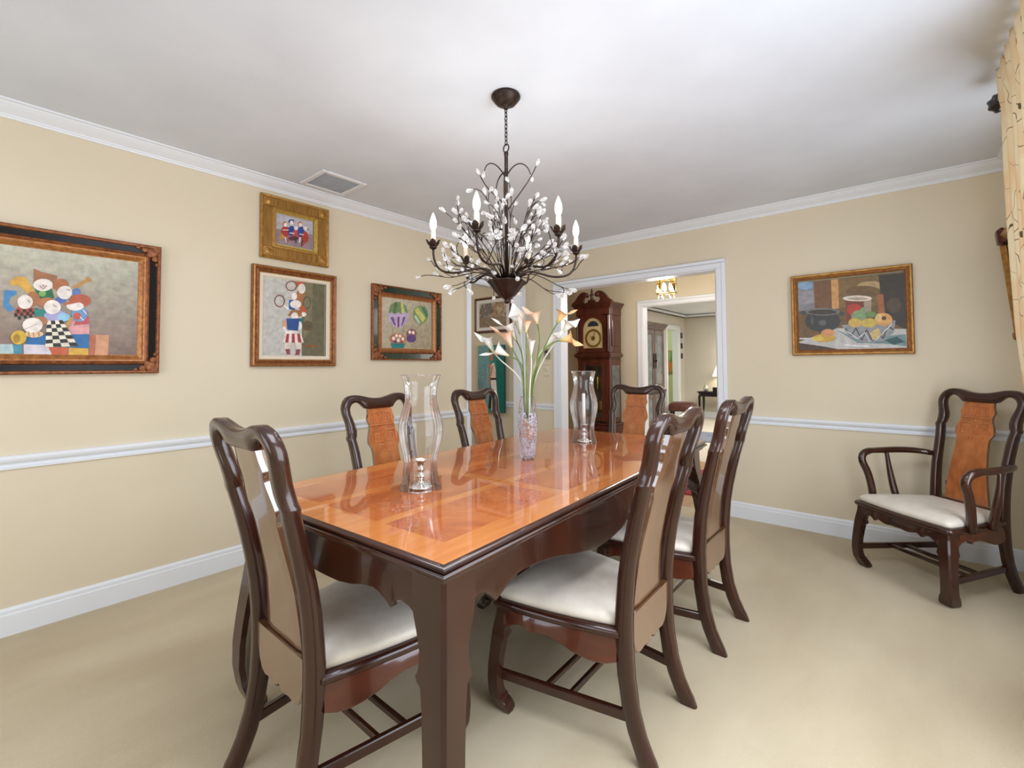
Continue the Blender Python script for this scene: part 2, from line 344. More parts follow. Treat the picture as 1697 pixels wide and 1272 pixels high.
PAINT = {
 'band': ((-0.13, 0.615, 1.276, 1.784), [
  ([(.44,.197),(.737,.217),(.737,.075),(.442,.104)],(24,104,165)),
  ([(.332,.098),(.426,.102),(.427,0),(.333,0)],(180,206,206)),
  ([(.384,.1),(.426,.102),(.427,0),(.392,0)],(70,140,160)),
  ([(.432,.102),(.54,.1),(.561,0),(.434,0)],(214,206,214)),
  ([(.541,.085),(.631,.077),(.631,0),(.561,0)],(205,92,50)),
  ([(.638,.077),(.734,.075),(.736,.002),(.638,0)],(220,172,60)),
  ([(.738,.209),(.84,.217),(.836,.004),(.738,.002)],(206,146,108)),
  ([(.738,.209),(.773,.211),(.768,.002),(.738,.002)],(176,100,66)),
  ([(.624,.293),(.685,.39),(.734,.396),(.738,.217),(.632,.209)],(224,160,160)),
  ([(.671,.374),(.734,.396),(.737,.319),(.658,.297)],(196,80,84)),
  ([(.361,.667),(.389,.719),(.431,.724),(.486,.559),(.47,.528),(.407,.636),(.37,.636)],(214,164,64)),
  ([(.342,.585),(.392,.591),(.396,.557),(.37,.528),(.362,.474),(.389,.413),(.362,.392),(.341,.445)],(66,138,190)),
  ([(.643,.669),(.702,.748),(.722,.791),(.746,.752),(.709,.72),(.66,.646)],(186,136,62)),
  ([(.466,.669),(.467,.809),(.505,.785),(.574,.766),(.572,.691),(.562,.634),(.525,.715),(.475,.665)],(160,104,62)),
  ([(.472,.624),(.549,.638),(.564,.549),(.493,.524)],(20,104,60)),
  ([(.525,.587),(.523,.573),(.518,.563),(.511,.555),(.505,.555),(.498,.559),(.493,.569),(.491,.581),(.493,.594),(.497,.604),(.503,.612),(.511,.612),(.518,.608),(.522,.598)],(120,180,90)),
  ([(.556,.673),(.552,.646),(.538,.624),(.521,.608),(.501,.604),(.483,.614),(.47,.632),(.466,.656),(.47,.683),(.482,.705),(.499,.72),(.519,.724),(.537,.717),(.55,.699)],(240,229,220)),
  ([(.631,.689),(.627,.659),(.617,.636),(.601,.622),(.584,.618),(.568,.628),(.557,.648),(.553,.673),(.557,.701),(.568,.724),(.583,.738),(.6,.742),(.616,.734),(.627,.715)],(172,104,56)),
  ([(.689,.624),(.687,.604),(.682,.589),(.672,.579),(.664,.577),(.655,.585),(.65,.598),(.647,.618),(.648,.638),(.655,.654),(.663,.663),(.672,.665),(.681,.657),(.686,.644)],(84,120,184)),
  ([(.62,.541),(.619,.526),(.611,.514),(.6,.506),(.588,.504),(.577,.508),(.57,.52),(.568,.533),(.569,.547),(.577,.559),(.588,.567),(.599,.569),(.611,.565),(.617,.555)],(70,100,170)),
  ([(.648,.618),(.644,.589),(.635,.563),(.62,.547),(.604,.545),(.589,.555),(.579,.577),(.574,.604),(.579,.634),(.588,.657),(.603,.673),(.619,.677),(.634,.667),(.644,.646)],(240,229,220)),
  ([(.498,.531),(.495,.502),(.487,.476),(.475,.461),(.462,.459),(.45,.47),(.44,.494),(.438,.524),(.44,.553),(.448,.579),(.459,.593),(.472,.596),(.486,.585),(.494,.561)],(172,110,66)),
  ([(.482,.413),(.477,.392),(.464,.376),(.446,.364),(.426,.362),(.407,.368),(.393,.382),(.389,.402),(.393,.421),(.405,.437),(.424,.449),(.444,.451),(.463,.445),(.477,.431)],(172,72,52)),
  ([(.387,.382),(.399,.386),(.403,.354),(.389,.348)],(28,24,22)),
  ([(.396,.417),(.409,.419),(.412,.39),(.399,.386)],(28,24,22)),
  ([(.403,.354),(.415,.36),(.417,.329),(.405,.323)],(28,24,22)),
  ([(.412,.39),(.424,.394),(.427,.364),(.415,.36)],(28,24,22)),
  ([(.423,.423),(.436,.427),(.438,.398),(.424,.394)],(28,24,22)),
  ([(.427,.364),(.439,.37),(.442,.343),(.43,.337)],(28,24,22)),
  ([(.438,.398),(.451,.404),(.452,.376),(.439,.37)],(28,24,22)),
  ([(.45,.429),(.463,.433),(.464,.407),(.451,.404)],(28,24,22)),
  ([(.452,.376),(.464,.382),(.466,.354),(.454,.348)],(28,24,22)),
  ([(.464,.407),(.478,.411),(.478,.386),(.464,.382)],(28,24,22)),
  ([(.477,.437),(.491,.441),(.49,.415),(.478,.411)],(28,24,22)),
  ([(.478,.386),(.49,.392),(.49,.368),(.478,.36)],(28,24,22)),
  ([(.467,.496),(.463,.469),(.454,.443),(.44,.429),(.426,.427),(.412,.437),(.403,.459),(.399,.486),(.401,.516),(.411,.539),(.424,.555),(.439,.557),(.452,.547),(.463,.526)],(240,229,220)),
  ([(.471,.431),(.529,.433),(.523,.317),(.482,.346)],(28,130,118)),
  ([(.57,.506),(.566,.482),(.554,.463),(.538,.451),(.519,.449),(.503,.457),(.491,.472),(.487,.494),(.491,.516),(.502,.535),(.518,.547),(.537,.551),(.554,.543),(.565,.528)],(176,112,70)),
  ([(.63,.384),(.624,.358),(.608,.337),(.585,.323),(.561,.321),(.538,.329),(.523,.346),(.517,.37),(.522,.396),(.537,.417),(.56,.431),(.584,.435),(.607,.425),(.624,.407)],(168,164,208)),
  ([(.64,.376),(.638,.356),(.63,.343),(.617,.333),(.603,.331),(.591,.337),(.583,.35),(.579,.368),(.581,.386),(.589,.402),(.601,.411),(.616,.413),(.628,.406),(.638,.394)],(150,200,226)),
  ([(.595,.467),(.591,.435),(.58,.411),(.565,.396),(.548,.394),(.532,.404),(.521,.427),(.515,.455),(.519,.484),(.53,.51),(.545,.526),(.562,.528),(.579,.518),(.591,.494)],(240,229,220)),
  ([(.741,.553),(.736,.524),(.721,.498),(.699,.484),(.675,.48),(.654,.49),(.639,.51),(.634,.535),(.639,.565),(.652,.589),(.674,.604),(.698,.608),(.719,.6),(.734,.581)],(186,84,50)),
  ([(.723,.415),(.721,.382),(.71,.354),(.694,.339),(.677,.337),(.66,.35),(.65,.374),(.646,.406),(.65,.439),(.659,.467),(.675,.484),(.693,.486),(.709,.474),(.719,.449)],(104,156,202)),
  ([(.695,.392),(.694,.376),(.687,.362),(.679,.354),(.67,.352),(.662,.36),(.656,.372),(.654,.386),(.655,.402),(.66,.415),(.67,.423),(.679,.425),(.687,.419),(.693,.407)],(196,84,66)),
  ([(.706,.49),(.702,.47),(.69,.455),(.672,.443),(.654,.441),(.636,.447),(.624,.461),(.62,.478),(.624,.498),(.636,.516),(.652,.528),(.671,.53),(.689,.524),(.702,.51)],(240,229,220)),
  ([(.609,.486),(.685,.526),(.682,.547),(.607,.508)],(190,92,56)),
  ([(.685,.528),(.719,.557),(.715,.579),(.681,.547)],(190,92,56)),
  ([(.699,.453),(.718,.411),(.722,.419),(.703,.459)],(220,230,240)),
  ([(.687,.38),(.705,.346),(.709,.354),(.69,.388)],(220,230,240)),
  ([(.595,.23),(.643,.378),(.659,.364),(.612,.213)],(190,146,74)),
  ([(.532,.329),(.603,.343),(.683,.096),(.526,.077)],(236,228,206)),
  ([(.532,.291),(.552,.295),(.554,.26),(.53,.256)],(28,24,22)),
  ([(.529,.22),(.556,.224),(.558,.189),(.529,.185)],(28,24,22)),
  ([(.528,.148),(.56,.154),(.562,.118),(.528,.112)],(28,24,22)),
  ([(.549,.331),(.568,.335),(.572,.299),(.552,.295)],(28,24,22)),
  ([(.554,.26),(.577,.264),(.583,.228),(.556,.224)],(28,24,22)),
  ([(.558,.189),(.588,.193),(.593,.157),(.56,.154)],(28,24,22)),
  ([(.562,.118),(.597,.122),(.603,.087),(.564,.083)],(28,24,22)),
  ([(.572,.299),(.593,.303),(.601,.27),(.577,.264)],(28,24,22)),
  ([(.583,.228),(.609,.234),(.617,.199),(.588,.193)],(28,24,22)),
  ([(.593,.157),(.626,.163),(.635,.128),(.597,.122)],(28,24,22)),
  ([(.585,.339),(.603,.343),(.615,.307),(.593,.303)],(28,24,22)),
  ([(.601,.27),(.626,.274),(.638,.238),(.609,.234)],(28,24,22)),
  ([(.617,.199),(.648,.203),(.66,.167),(.626,.163)],(28,24,22)),
  ([(.635,.128),(.671,.132),(.683,.096),(.643,.093)],(28,24,22)),
  ([(.536,.325),(.533,.305),(.522,.289),(.507,.278),(.491,.278),(.477,.283),(.466,.299),(.462,.317),(.466,.339),(.475,.354),(.49,.364),(.506,.366),(.521,.36),(.532,.344)],(178,116,70)),
  ([(.517,.201),(.513,.187),(.502,.175),(.485,.167),(.466,.165),(.45,.171),(.438,.181),(.434,.195),(.438,.209),(.448,.22),(.466,.228),(.483,.228),(.501,.224),(.513,.215)],(226,196,160)),
  ([(.513,.283),(.509,.252),(.497,.226),(.479,.211),(.459,.209),(.44,.22),(.428,.244),(.423,.274),(.427,.305),(.439,.331),(.456,.346),(.477,.35),(.495,.339),(.509,.313)],(240,229,220)),
  ([(.431,.234),(.487,.291),(.486,.295),(.431,.238)],(150,120,110)),
  ([(.446,.217),(.45,.171),(.458,.173),(.454,.219)],(196,140,90)),
  ([(.468,.211),(.471,.169),(.479,.173),(.475,.215)],(196,140,90)),
  ([(.49,.219),(.495,.179),(.503,.185),(.497,.224)],(196,140,90)),
  ([(.443,.165),(.44,.136),(.431,.114),(.417,.1),(.403,.098),(.388,.11),(.379,.134),(.374,.161),(.379,.189),(.387,.213),(.4,.226),(.416,.226),(.43,.215),(.439,.193)],(214,176,52)),
  ([(.416,.154),(.415,.136),(.411,.122),(.404,.112),(.397,.112),(.391,.12),(.387,.134),(.385,.152),(.387,.169),(.391,.185),(.396,.193),(.403,.193),(.409,.187),(.415,.171)],(172,132,36)),
  ([(.493,.654),(.51,.622),(.511,.626),(.495,.657)],(150,110,100)),
  ([(.511,.622),(.528,.659),(.525,.663),(.51,.626)],(150,110,100)),
  ([(.619,.642),(.636,.632),(.638,.636),(.62,.648)],(120,90,80)),
  ([(.442,.512),(.455,.486),(.456,.49),(.443,.516)],(120,90,80)),
  ([(.557,.482),(.574,.461),(.576,.465),(.558,.486)],(120,90,80)),
  ([(.514,.659),(.514,.654),(.511,.65),(.509,.652),(.507,.654),(.507,.659),(.509,.665),(.511,.665),(.514,.663)],(190,90,80)),
 ]),
 'tennis': ((1.25, 1.665, 1.292, 1.801), [
  ([(0,1),(.612,1),(.627,0),(0,0)],(194,192,184)),
  ([(.612,1),(1,1),(1,0),(.612,0)],(104,98,70)),
  ([(.653,1),(.79,1),(.771,.403),(.636,.222)],(124,116,84)),
  ([(.467,.992),(.66,1),(.622,.939),(.48,.914)],(192,92,58)),
  ([(.667,.77),(.66,.709),(.636,.66),(.602,.633),(.564,.629),(.53,.652),(.506,.697),(.496,.754),(.504,.813),(.528,.862),(.561,.892),(.598,.896),(.634,.872),(.658,.827)],(170,110,68)),
  ([(.663,.912),(.658,.88),(.641,.855),(.614,.839),(.588,.837),(.564,.847),(.547,.87),(.54,.898),(.545,.929),(.561,.955),(.586,.971),(.614,.974),(.639,.965),(.655,.941)],(240,229,220)),
  ([(.525,.933),(.516,.902),(.489,.874),(.451,.857),(.41,.853),(.371,.862),(.345,.884),(.335,.914),(.342,.945),(.369,.972),(.407,.99),(.451,.996),(.489,.986),(.516,.965)],(122,84,60)),
  ([(.504,.931),(.496,.908),(.477,.886),(.446,.872),(.412,.868),(.383,.876),(.361,.892),(.354,.916),(.361,.941),(.381,.963),(.412,.976),(.446,.98),(.475,.972),(.496,.955)],(200,194,184)),
  ([(.333,.715),(.323,.678),(.299,.646),(.265,.627),(.229,.625),(.195,.637),(.171,.664),(.161,.699),(.169,.737),(.193,.768),(.227,.788),(.263,.79),(.299,.778),(.323,.75)],(130,76,66)),
  ([(.313,.713),(.308,.684),(.289,.658),(.263,.642),(.231,.64),(.205,.652),(.186,.674),(.178,.701),(.186,.731),(.202,.756),(.229,.77),(.26,.774),(.287,.764),(.306,.741)],(196,194,186)),
  ([(.304,.648),(.386,.599),(.402,.615),(.32,.666)],(240,229,220)),
  ([(.761,.729),(.754,.69),(.735,.658),(.706,.639),(.675,.637),(.646,.652),(.627,.68),(.619,.717),(.627,.756),(.646,.788),(.672,.807),(.704,.809),(.733,.796),(.754,.766)],(70,84,58)),
  ([(.745,.727),(.74,.695),(.725,.67),(.704,.654),(.68,.652),(.658,.664),(.641,.688),(.636,.719),(.641,.75),(.655,.776),(.677,.792),(.701,.796),(.723,.782),(.74,.758)],(120,116,84)),
  ([(.795,.413),(.786,.383),(.761,.358),(.723,.342),(.682,.34),(.646,.352),(.619,.373),(.61,.405),(.619,.434),(.643,.46),(.68,.475),(.723,.477),(.759,.468),(.786,.444)],(112,82,44)),
  ([(.776,.413),(.769,.389),(.749,.367),(.718,.356),(.687,.354),(.655,.363),(.636,.381),(.629,.405),(.636,.428),(.655,.448),(.684,.462),(.718,.464),(.747,.454),(.769,.436)],(92,84,56)),
  ([(.525,.796),(.52,.774),(.508,.756),(.489,.747),(.467,.745),(.448,.752),(.436,.766),(.431,.788),(.436,.807),(.448,.825),(.467,.837),(.487,.839),(.506,.831),(.52,.815)],(240,229,220)),
  ([(.393,.735),(.47,.741),(.494,.603),(.395,.613)],(36,88,160)),
  ([(.595,.694),(.586,.668),(.561,.646),(.523,.633),(.482,.631),(.446,.639),(.422,.656),(.412,.678),(.419,.703),(.446,.725),(.482,.739),(.523,.743),(.559,.735),(.586,.717)],(240,229,220)),
  ([(.68,.607),(.675,.572),(.658,.544),(.634,.527),(.61,.525),(.586,.538),(.569,.564),(.561,.597),(.566,.633),(.583,.66),(.607,.678),(.634,.68),(.658,.666),(.675,.64)],(190,92,52)),
  ([(.682,.562),(.677,.55),(.665,.538),(.648,.53),(.629,.528),(.612,.534),(.6,.544),(.595,.556),(.598,.57),(.61,.582),(.627,.589),(.646,.589),(.665,.585),(.677,.576)],(240,229,220)),
  ([(.369,.527),(.441,.609),(.583,.611),(.61,.542),(.525,.515)],(162,110,60)),
  ([(.545,.525),(.54,.501),(.523,.479),(.499,.468),(.475,.468),(.451,.475),(.434,.495),(.429,.519),(.434,.542),(.451,.562),(.472,.576),(.499,.578),(.523,.568),(.537,.55)],(240,229,220)),
  ([(.566,.501),(.627,.515),(.617,.395),(.554,.393)],(40,112,100)),
  ([(.393,.417),(.388,.389),(.373,.369),(.352,.356),(.33,.356),(.308,.365),(.296,.385),(.289,.411),(.294,.436),(.308,.458),(.328,.47),(.352,.472),(.371,.462),(.386,.442)],(206,154,126)),
  ([(.612,.407),(.607,.381),(.598,.361),(.581,.35),(.561,.35),(.545,.36),(.533,.377),(.528,.401),(.53,.426),(.542,.446),(.559,.458),(.578,.46),(.595,.45),(.607,.43)],(240,229,220)),
  ([(.352,.487),(.569,.501),(.545,.336),(.371,.34)],(28,74,142)),
  ([(.292,.367),(.333,.385),(.378,.32),(.528,.33),(.54,.297),(.357,.273)],(240,229,220)),
  ([(.323,.289),(.598,.299),(.641,.179),(.294,.169)],(232,218,210)),
  ([(.361,.287),(.402,.289),(.39,.173),(.34,.171)],(168,52,60)),
  ([(.446,.291),(.487,.293),(.494,.175),(.441,.173)],(168,52,60)),
  ([(.528,.295),(.571,.297),(.605,.179),(.547,.177)],(168,52,60)),
  ([(.318,.171),(.431,.173),(.412,.088),(.429,0),(.361,0),(.335,.086)],(226,206,192)),
  ([(.494,.175),(.605,.179),(.583,.081),(.564,0),(.496,0),(.516,.09)],(226,206,192)),
  ([(.34,.086),(.412,.088),(.422,.014),(.366,.014)],(140,62,74)),
  ([(.516,.086),(.583,.086),(.569,.01),(.501,.008)],(140,62,74)),
  ([(.665,.116),(.858,.13),(.855,.153),(.663,.138)],(150,86,44)),
 ]),
 'balloon': ((2.123, 2.64, 1.364, 1.77), [
  ([(.54,.702),(.518,.581),(.462,.483),(.383,.426),(.296,.419),(.219,.463),(.166,.549),(.147,.66),(.164,.776),(.217,.874),(.294,.936),(.383,.946),(.462,.906),(.518,.818)],(194,172,204)),
  ([(.153,.68),(.188,.845),(.277,.926),(.4,.943),(.495,.877),(.532,.722),(.462,.746),(.4,.687),(.338,.727),(.273,.675),(.211,.712)],(116,146,96)),
  ([(.277,.926),(.323,.938),(.292,.712),(.232,.704)],(84,118,70)),
  ([(.385,.948),(.426,.933),(.462,.741),(.406,.707)],(206,196,120)),
  ([(.188,.603),(.242,.626),(.294,.453),(.263,.461)],(110,80,140)),
  ([(.323,.633),(.364,.638),(.354,.426),(.325,.424)],(120,70,110)),
  ([(.431,.638),(.482,.65),(.416,.463),(.395,.453)],(110,80,140)),
  ([(.946,.744),(.928,.658),(.884,.584),(.818,.539),(.747,.532),(.683,.564),(.638,.628),(.623,.712),(.638,.798),(.683,.869),(.745,.916),(.818,.924),(.882,.894),(.928,.83)],(122,152,92)),
  ([(.656,.803),(.721,.877),(.89,.658),(.822,.564)],(206,200,110)),
  ([(.787,.901),(.872,.877),(.942,.732),(.907,.675)],(60,120,110)),
  ([(.64,.682),(.689,.704),(.789,.544),(.721,.547)],(190,210,190)),
  ([(.215,.463),(.23,.271),(.238,.273),(.222,.463)],(150,120,100)),
  ([(.443,.483),(.422,.286),(.431,.283),(.453,.483)],(150,120,100)),
  ([(.685,.571),(.555,.362),(.563,.357),(.692,.567)],(150,130,100)),
  ([(.818,.552),(.636,.369),(.644,.362),(.826,.544)],(150,130,100)),
  ([(.484,.197),(.468,.145),(.424,.101),(.362,.076),(.294,.074),(.234,.094),(.193,.131),(.178,.18),(.191,.232),(.234,.273),(.294,.298),(.362,.303),(.424,.286),(.468,.246)],(188,112,84)),
  ([(.279,.195),(.273,.17),(.255,.155),(.234,.16),(.221,.18),(.221,.204),(.234,.227),(.253,.232),(.273,.219)],(240,229,220)),
  ([(.331,.254),(.325,.229),(.308,.217),(.29,.219),(.279,.236),(.279,.261),(.29,.281),(.308,.286),(.325,.276)],(240,229,220)),
  ([(.398,.251),(.393,.227),(.375,.214),(.358,.217),(.344,.234),(.344,.259),(.356,.278),(.375,.283),(.393,.273)],(240,229,220)),
  ([(.455,.195),(.449,.172),(.431,.158),(.412,.163),(.4,.18),(.4,.204),(.412,.224),(.431,.229),(.449,.217)],(240,229,220)),
  ([(.371,.167),(.364,.143),(.346,.128),(.325,.131),(.311,.15),(.311,.177),(.325,.2),(.346,.204),(.364,.192)],(240,229,220)),
  ([(.304,.133),(.298,.116),(.284,.106),(.267,.108),(.257,.121),(.257,.138),(.267,.153),(.284,.155),(.298,.148)],(60,60,110)),
  ([(.427,.128),(.422,.111),(.406,.101),(.389,.103),(.379,.116),(.379,.135),(.389,.148),(.406,.153),(.422,.145)],(170,60,50)),
  ([(.19,.099),(.478,.111),(.439,.01),(.221,.002)],(36,126,126)),
  ([(.702,.318),(.692,.273),(.663,.239),(.621,.217),(.574,.214),(.534,.232),(.505,.264),(.495,.305),(.505,.35),(.534,.384),(.574,.409),(.621,.411),(.663,.394),(.692,.362)],(150,90,80)),
  ([(.588,.345),(.582,.32),(.565,.308),(.545,.31),(.532,.328),(.532,.352),(.545,.374),(.565,.379),(.58,.367)],(240,229,220)),
  ([(.66,.34),(.652,.315),(.634,.3),(.615,.305),(.603,.323),(.603,.347),(.615,.369),(.634,.374),(.652,.362)],(240,229,220)),
  ([(.689,.217),(.679,.182),(.652,.153),(.613,.135),(.571,.133),(.532,.148),(.505,.172),(.495,.207),(.505,.241),(.532,.271),(.571,.288),(.613,.291),(.652,.278),(.679,.251)],(92,62,122)),
 ]),
 'gold': ((1.327, 1.575, 2.037, 2.231), [
  ([(0,1),(1,1),(1,.552),(0,.474)],(186,182,190)),
  ([(0,.474),(1,.552),(1,0),(0,0)],(150,126,132)),
  ([(.363,.479),(.351,.392),(.319,.314),(.27,.263),(.218,.253),(.169,.273),(.133,.33),(.121,.407),(.133,.495),(.165,.572),(.214,.619),(.266,.634),(.315,.613),(.351,.557)],(170,52,46)),
  ([(.508,.541),(.5,.459),(.472,.387),(.431,.34),(.383,.33),(.343,.351),(.31,.407),(.302,.485),(.31,.562),(.339,.634),(.379,.68),(.427,.696),(.468,.67),(.5,.619)],(40,66,140)),
  ([(.621,.438),(.613,.356),(.585,.284),(.548,.237),(.504,.227),(.464,.253),(.44,.304),(.427,.381),(.435,.464),(.464,.536),(.5,.582),(.544,.593),(.585,.567),(.613,.51)],(190,70,58)),
  ([(.778,.582),(.77,.495),(.738,.418),(.698,.371),(.649,.356),(.605,.381),(.573,.443),(.565,.521),(.573,.608),(.601,.686),(.645,.737),(.694,.753),(.738,.727),(.766,.665)],(40,66,140)),
  ([(.883,.423),(.871,.325),(.843,.247),(.806,.196),(.758,.186),(.718,.216),(.694,.278),(.681,.366),(.69,.459),(.718,.536),(.758,.588),(.802,.603),(.843,.572),(.871,.51)],(170,56,40)),
  ([(.242,.247),(.234,.216),(.214,.186),(.185,.165),(.149,.155),(.121,.16),(.097,.18),(.089,.206),(.097,.237),(.117,.268),(.149,.289),(.181,.294),(.214,.294),(.234,.273)],(200,150,60)),
  ([(.593,.304),(.581,.263),(.54,.227),(.488,.196),(.431,.18),(.379,.18),(.343,.201),(.331,.232),(.343,.268),(.379,.304),(.431,.335),(.488,.351),(.54,.351),(.577,.335)],(90,40,60)),
  ([(.286,.716),(.278,.67),(.262,.634),(.238,.608),(.21,.598),(.181,.608),(.165,.639),(.157,.675),(.165,.716),(.181,.758),(.206,.784),(.234,.794),(.262,.784),(.278,.753)],(190,110,70)),
  ([(.286,.691),(.274,.639),(.246,.608),(.218,.608),(.194,.639),(.194,.691),(.214,.732),(.246,.753),(.274,.737)],(240,229,220)),
  ([(.472,.861),(.464,.82),(.444,.784),(.411,.758),(.375,.747),(.347,.758),(.323,.778),(.315,.814),(.323,.851),(.343,.887),(.375,.912),(.411,.923),(.444,.918),(.464,.897)],(40,70,130)),
  ([(.456,.82),(.444,.768),(.411,.737),(.375,.732),(.355,.768),(.355,.814),(.375,.861),(.411,.881),(.444,.866)],(240,229,220)),
  ([(.577,.665),(.565,.608),(.532,.572),(.496,.572),(.472,.608),(.472,.66),(.496,.711),(.532,.727),(.565,.711)],(240,229,220)),
  ([(.706,.84),(.698,.799),(.681,.758),(.657,.737),(.629,.727),(.605,.737),(.585,.763),(.581,.804),(.585,.845),(.601,.881),(.625,.907),(.653,.912),(.681,.902),(.698,.876)],(190,100,60)),
  ([(.698,.814),(.685,.768),(.657,.732),(.621,.732),(.601,.763),(.601,.809),(.621,.851),(.653,.871),(.685,.856)],(240,229,220)),
  ([(.847,.732),(.835,.675),(.798,.639),(.758,.634),(.734,.67),(.73,.727),(.758,.773),(.798,.794),(.835,.778)],(240,229,220)),
  ([(.165,.464),(.327,.51),(.327,.536),(.165,.49)],(240,229,220)),
  ([(.347,.412),(.48,.428),(.48,.459),(.351,.443)],(240,229,220)),
  ([(.613,.448),(.746,.454),(.75,.485),(.613,.474)],(240,229,220)),
  ([(.21,.278),(.145,.371),(.125,.345),(.19,.253)],(200,130,60)),
  ([(.121,.351),(.137,.16),(.161,.17),(.149,.361)],(200,130,60)),
  ([(.23,.242),(.246,.062),(.27,.072),(.254,.253)],(240,229,220)),
  ([(.315,.299),(.298,.113),(.327,.113),(.343,.299)],(200,60,50)),
  ([(.508,.294),(.508,.108),(.536,.113),(.54,.299)],(28,24,22)),
  ([(.629,.356),(.605,.16),(.637,.16),(.661,.356)],(240,229,220)),
  ([(.69,.258),(.669,.036),(.698,.041),(.722,.258)],(28,24,22)),
  ([(.782,.263),(.69,.077),(.722,.057),(.81,.242)],(180,70,50)),
  ([(.847,.665),(.887,.732),(.871,.747),(.831,.675)],(90,60,40)),
 ]),
 'still': ((-0.581, 0.028, 1.321, 1.825), [
  ([(0,1),(1,.992),(1,0),(0,.004)],(112,86,52)),
  ([(.404,.996),(.806,.982),(.823,.575),(.402,.577)],(126,98,56)),
  ([(.829,.839),(.816,.815),(.783,.798),(.736,.792),(.681,.8),(.632,.817),(.598,.845),(.586,.873),(.599,.899),(.634,.917),(.683,.921),(.737,.913),(.785,.893),(.818,.867)],(176,150,104)),
  ([(.801,.762),(.785,.728),(.741,.704),(.675,.696),(.601,.706),(.535,.73),(.488,.766),(.473,.804),(.489,.839),(.537,.861),(.604,.869),(.678,.859),(.742,.833),(.787,.8)],(110,84,46)),
  ([(0,1),(.167,.994),(.176,.589),(0,.575)],(132,130,134)),
  ([(.158,.935),(.149,.909),(.128,.889),(.095,.881),(.059,.887),(.026,.903),(.003,.929),(0,.956),(.005,.982),(.028,1),(.061,1),(.097,1),(.13,.986),(.151,.962)],(134,166,196)),
  ([(0,.867),(.163,.867),(.166,.69),(0,.665)],(150,146,150)),
  ([(.167,1),(.404,.998),(.404,.577),(.169,.589)],(116,80,50)),
  ([(.338,.996),(.407,.994),(.407,.577),(.34,.579)],(204,152,92)),
  ([(.778,.986),(1,.982),(1,.236),(.846,.369),(.798,.619)],(52,46,36)),
  ([(.76,.726),(.813,.73),(.826,.413),(.768,.458)],(160,96,60)),
  ([(.964,.56),(.957,.518),(.939,.484),(.913,.468),(.885,.47),(.859,.492),(.842,.53),(.836,.573),(.844,.617),(.862,.651),(.888,.667),(.918,.663),(.943,.641),(.959,.603)],(78,66,44)),
  ([(0,.127),(.391,.3),(1,.248),(1,0),(0,.004)],(190,188,184)),
  ([(.376,.28),(.571,.141),(.995,.179),(.998,.02),(.813,.063),(.571,.083)],(112,140,138)),
  ([(.814,.109),(.918,.153),(.98,.079),(.89,.044)],(50,84,86)),
  ([(0,.109),(.238,.05),(.399,0),(0,.004)],(74,56,44)),
  ([(.419,.401),(.401,.333),(.351,.282),(.281,.256),(.202,.26),(.13,.296),(.08,.357),(.064,.429),(.084,.5),(.135,.552),(.209,.575),(.287,.567),(.356,.53),(.402,.47)],(58,58,58)),
  ([(.089,.544),(.085,.53),(.076,.52),(.062,.516),(.046,.516),(.033,.524),(.023,.536),(.02,.55),(.023,.563),(.033,.573),(.048,.577),(.062,.575),(.077,.567),(.085,.558)],(70,70,70)),
  ([(.461,.496),(.458,.484),(.45,.474),(.437,.47),(.422,.472),(.411,.478),(.401,.49),(.399,.502),(.402,.516),(.411,.526),(.424,.53),(.438,.528),(.45,.522),(.46,.51)],(70,70,70)),
  ([(.417,.528),(.401,.506),(.353,.492),(.284,.486),(.207,.494),(.136,.512),(.087,.536),(.069,.562),(.087,.585),(.138,.601),(.209,.605),(.287,.597),(.355,.579),(.402,.554)],(116,116,110)),
  ([(.389,.528),(.374,.512),(.335,.504),(.278,.502),(.213,.508),(.156,.52),(.115,.538),(.1,.556),(.115,.569),(.156,.579),(.215,.579),(.279,.573),(.337,.562),(.376,.544)],(64,54,48)),
  ([(.282,.383),(.279,.367),(.268,.353),(.251,.347),(.235,.349),(.218,.357),(.209,.371),(.205,.389),(.209,.407),(.22,.419),(.236,.425),(.253,.425),(.269,.415),(.279,.401)],(92,96,92)),
  ([(.153,.427),(.151,.399),(.146,.375),(.14,.363),(.133,.363),(.128,.377),(.123,.401),(.123,.429),(.125,.458),(.13,.48),(.136,.492),(.143,.492),(.149,.478),(.153,.454)],(84,86,84)),
  ([(.473,.673),(.708,.663),(.7,.381),(.478,.379)],(124,58,42)),
  ([(.637,.663),(.708,.663),(.701,.464),(.647,.448)],(168,150,130)),
  ([(.624,.538),(.616,.504),(.596,.478),(.567,.466),(.534,.468),(.506,.486),(.486,.518),(.478,.554),(.486,.587),(.507,.613),(.537,.625),(.57,.621),(.598,.603),(.617,.573)],(178,64,42)),
  ([(.716,.681),(.703,.665),(.667,.655),(.612,.653),(.552,.661),(.496,.675),(.458,.694),(.445,.714),(.458,.73),(.498,.74),(.553,.742),(.614,.734),(.667,.72),(.704,.7)],(226,214,202)),
  ([(.686,.681),(.677,.673),(.65,.669),(.611,.669),(.568,.675),(.529,.683),(.501,.694),(.491,.704),(.501,.712),(.529,.716),(.568,.716),(.611,.71),(.65,.702),(.677,.69)],(180,160,140)),
  ([(.427,.339),(.913,.369),(.893,.214),(.801,.099),(.64,.087),(.502,.171)],(146,148,150)),
  ([(.458,.29),(.512,.181),(.521,.19),(.466,.3)],(74,76,80)),
  ([(.522,.181),(.565,.284),(.557,.294),(.512,.19)],(74,76,80)),
  ([(.555,.286),(.608,.115),(.617,.121),(.567,.292)],(74,76,80)),
  ([(.617,.115),(.662,.258),(.652,.264),(.608,.121)],(74,76,80)),
  ([(.652,.258),(.703,.099),(.713,.107),(.662,.264)],(74,76,80)),
  ([(.713,.099),(.755,.23),(.745,.238),(.703,.107)],(74,76,80)),
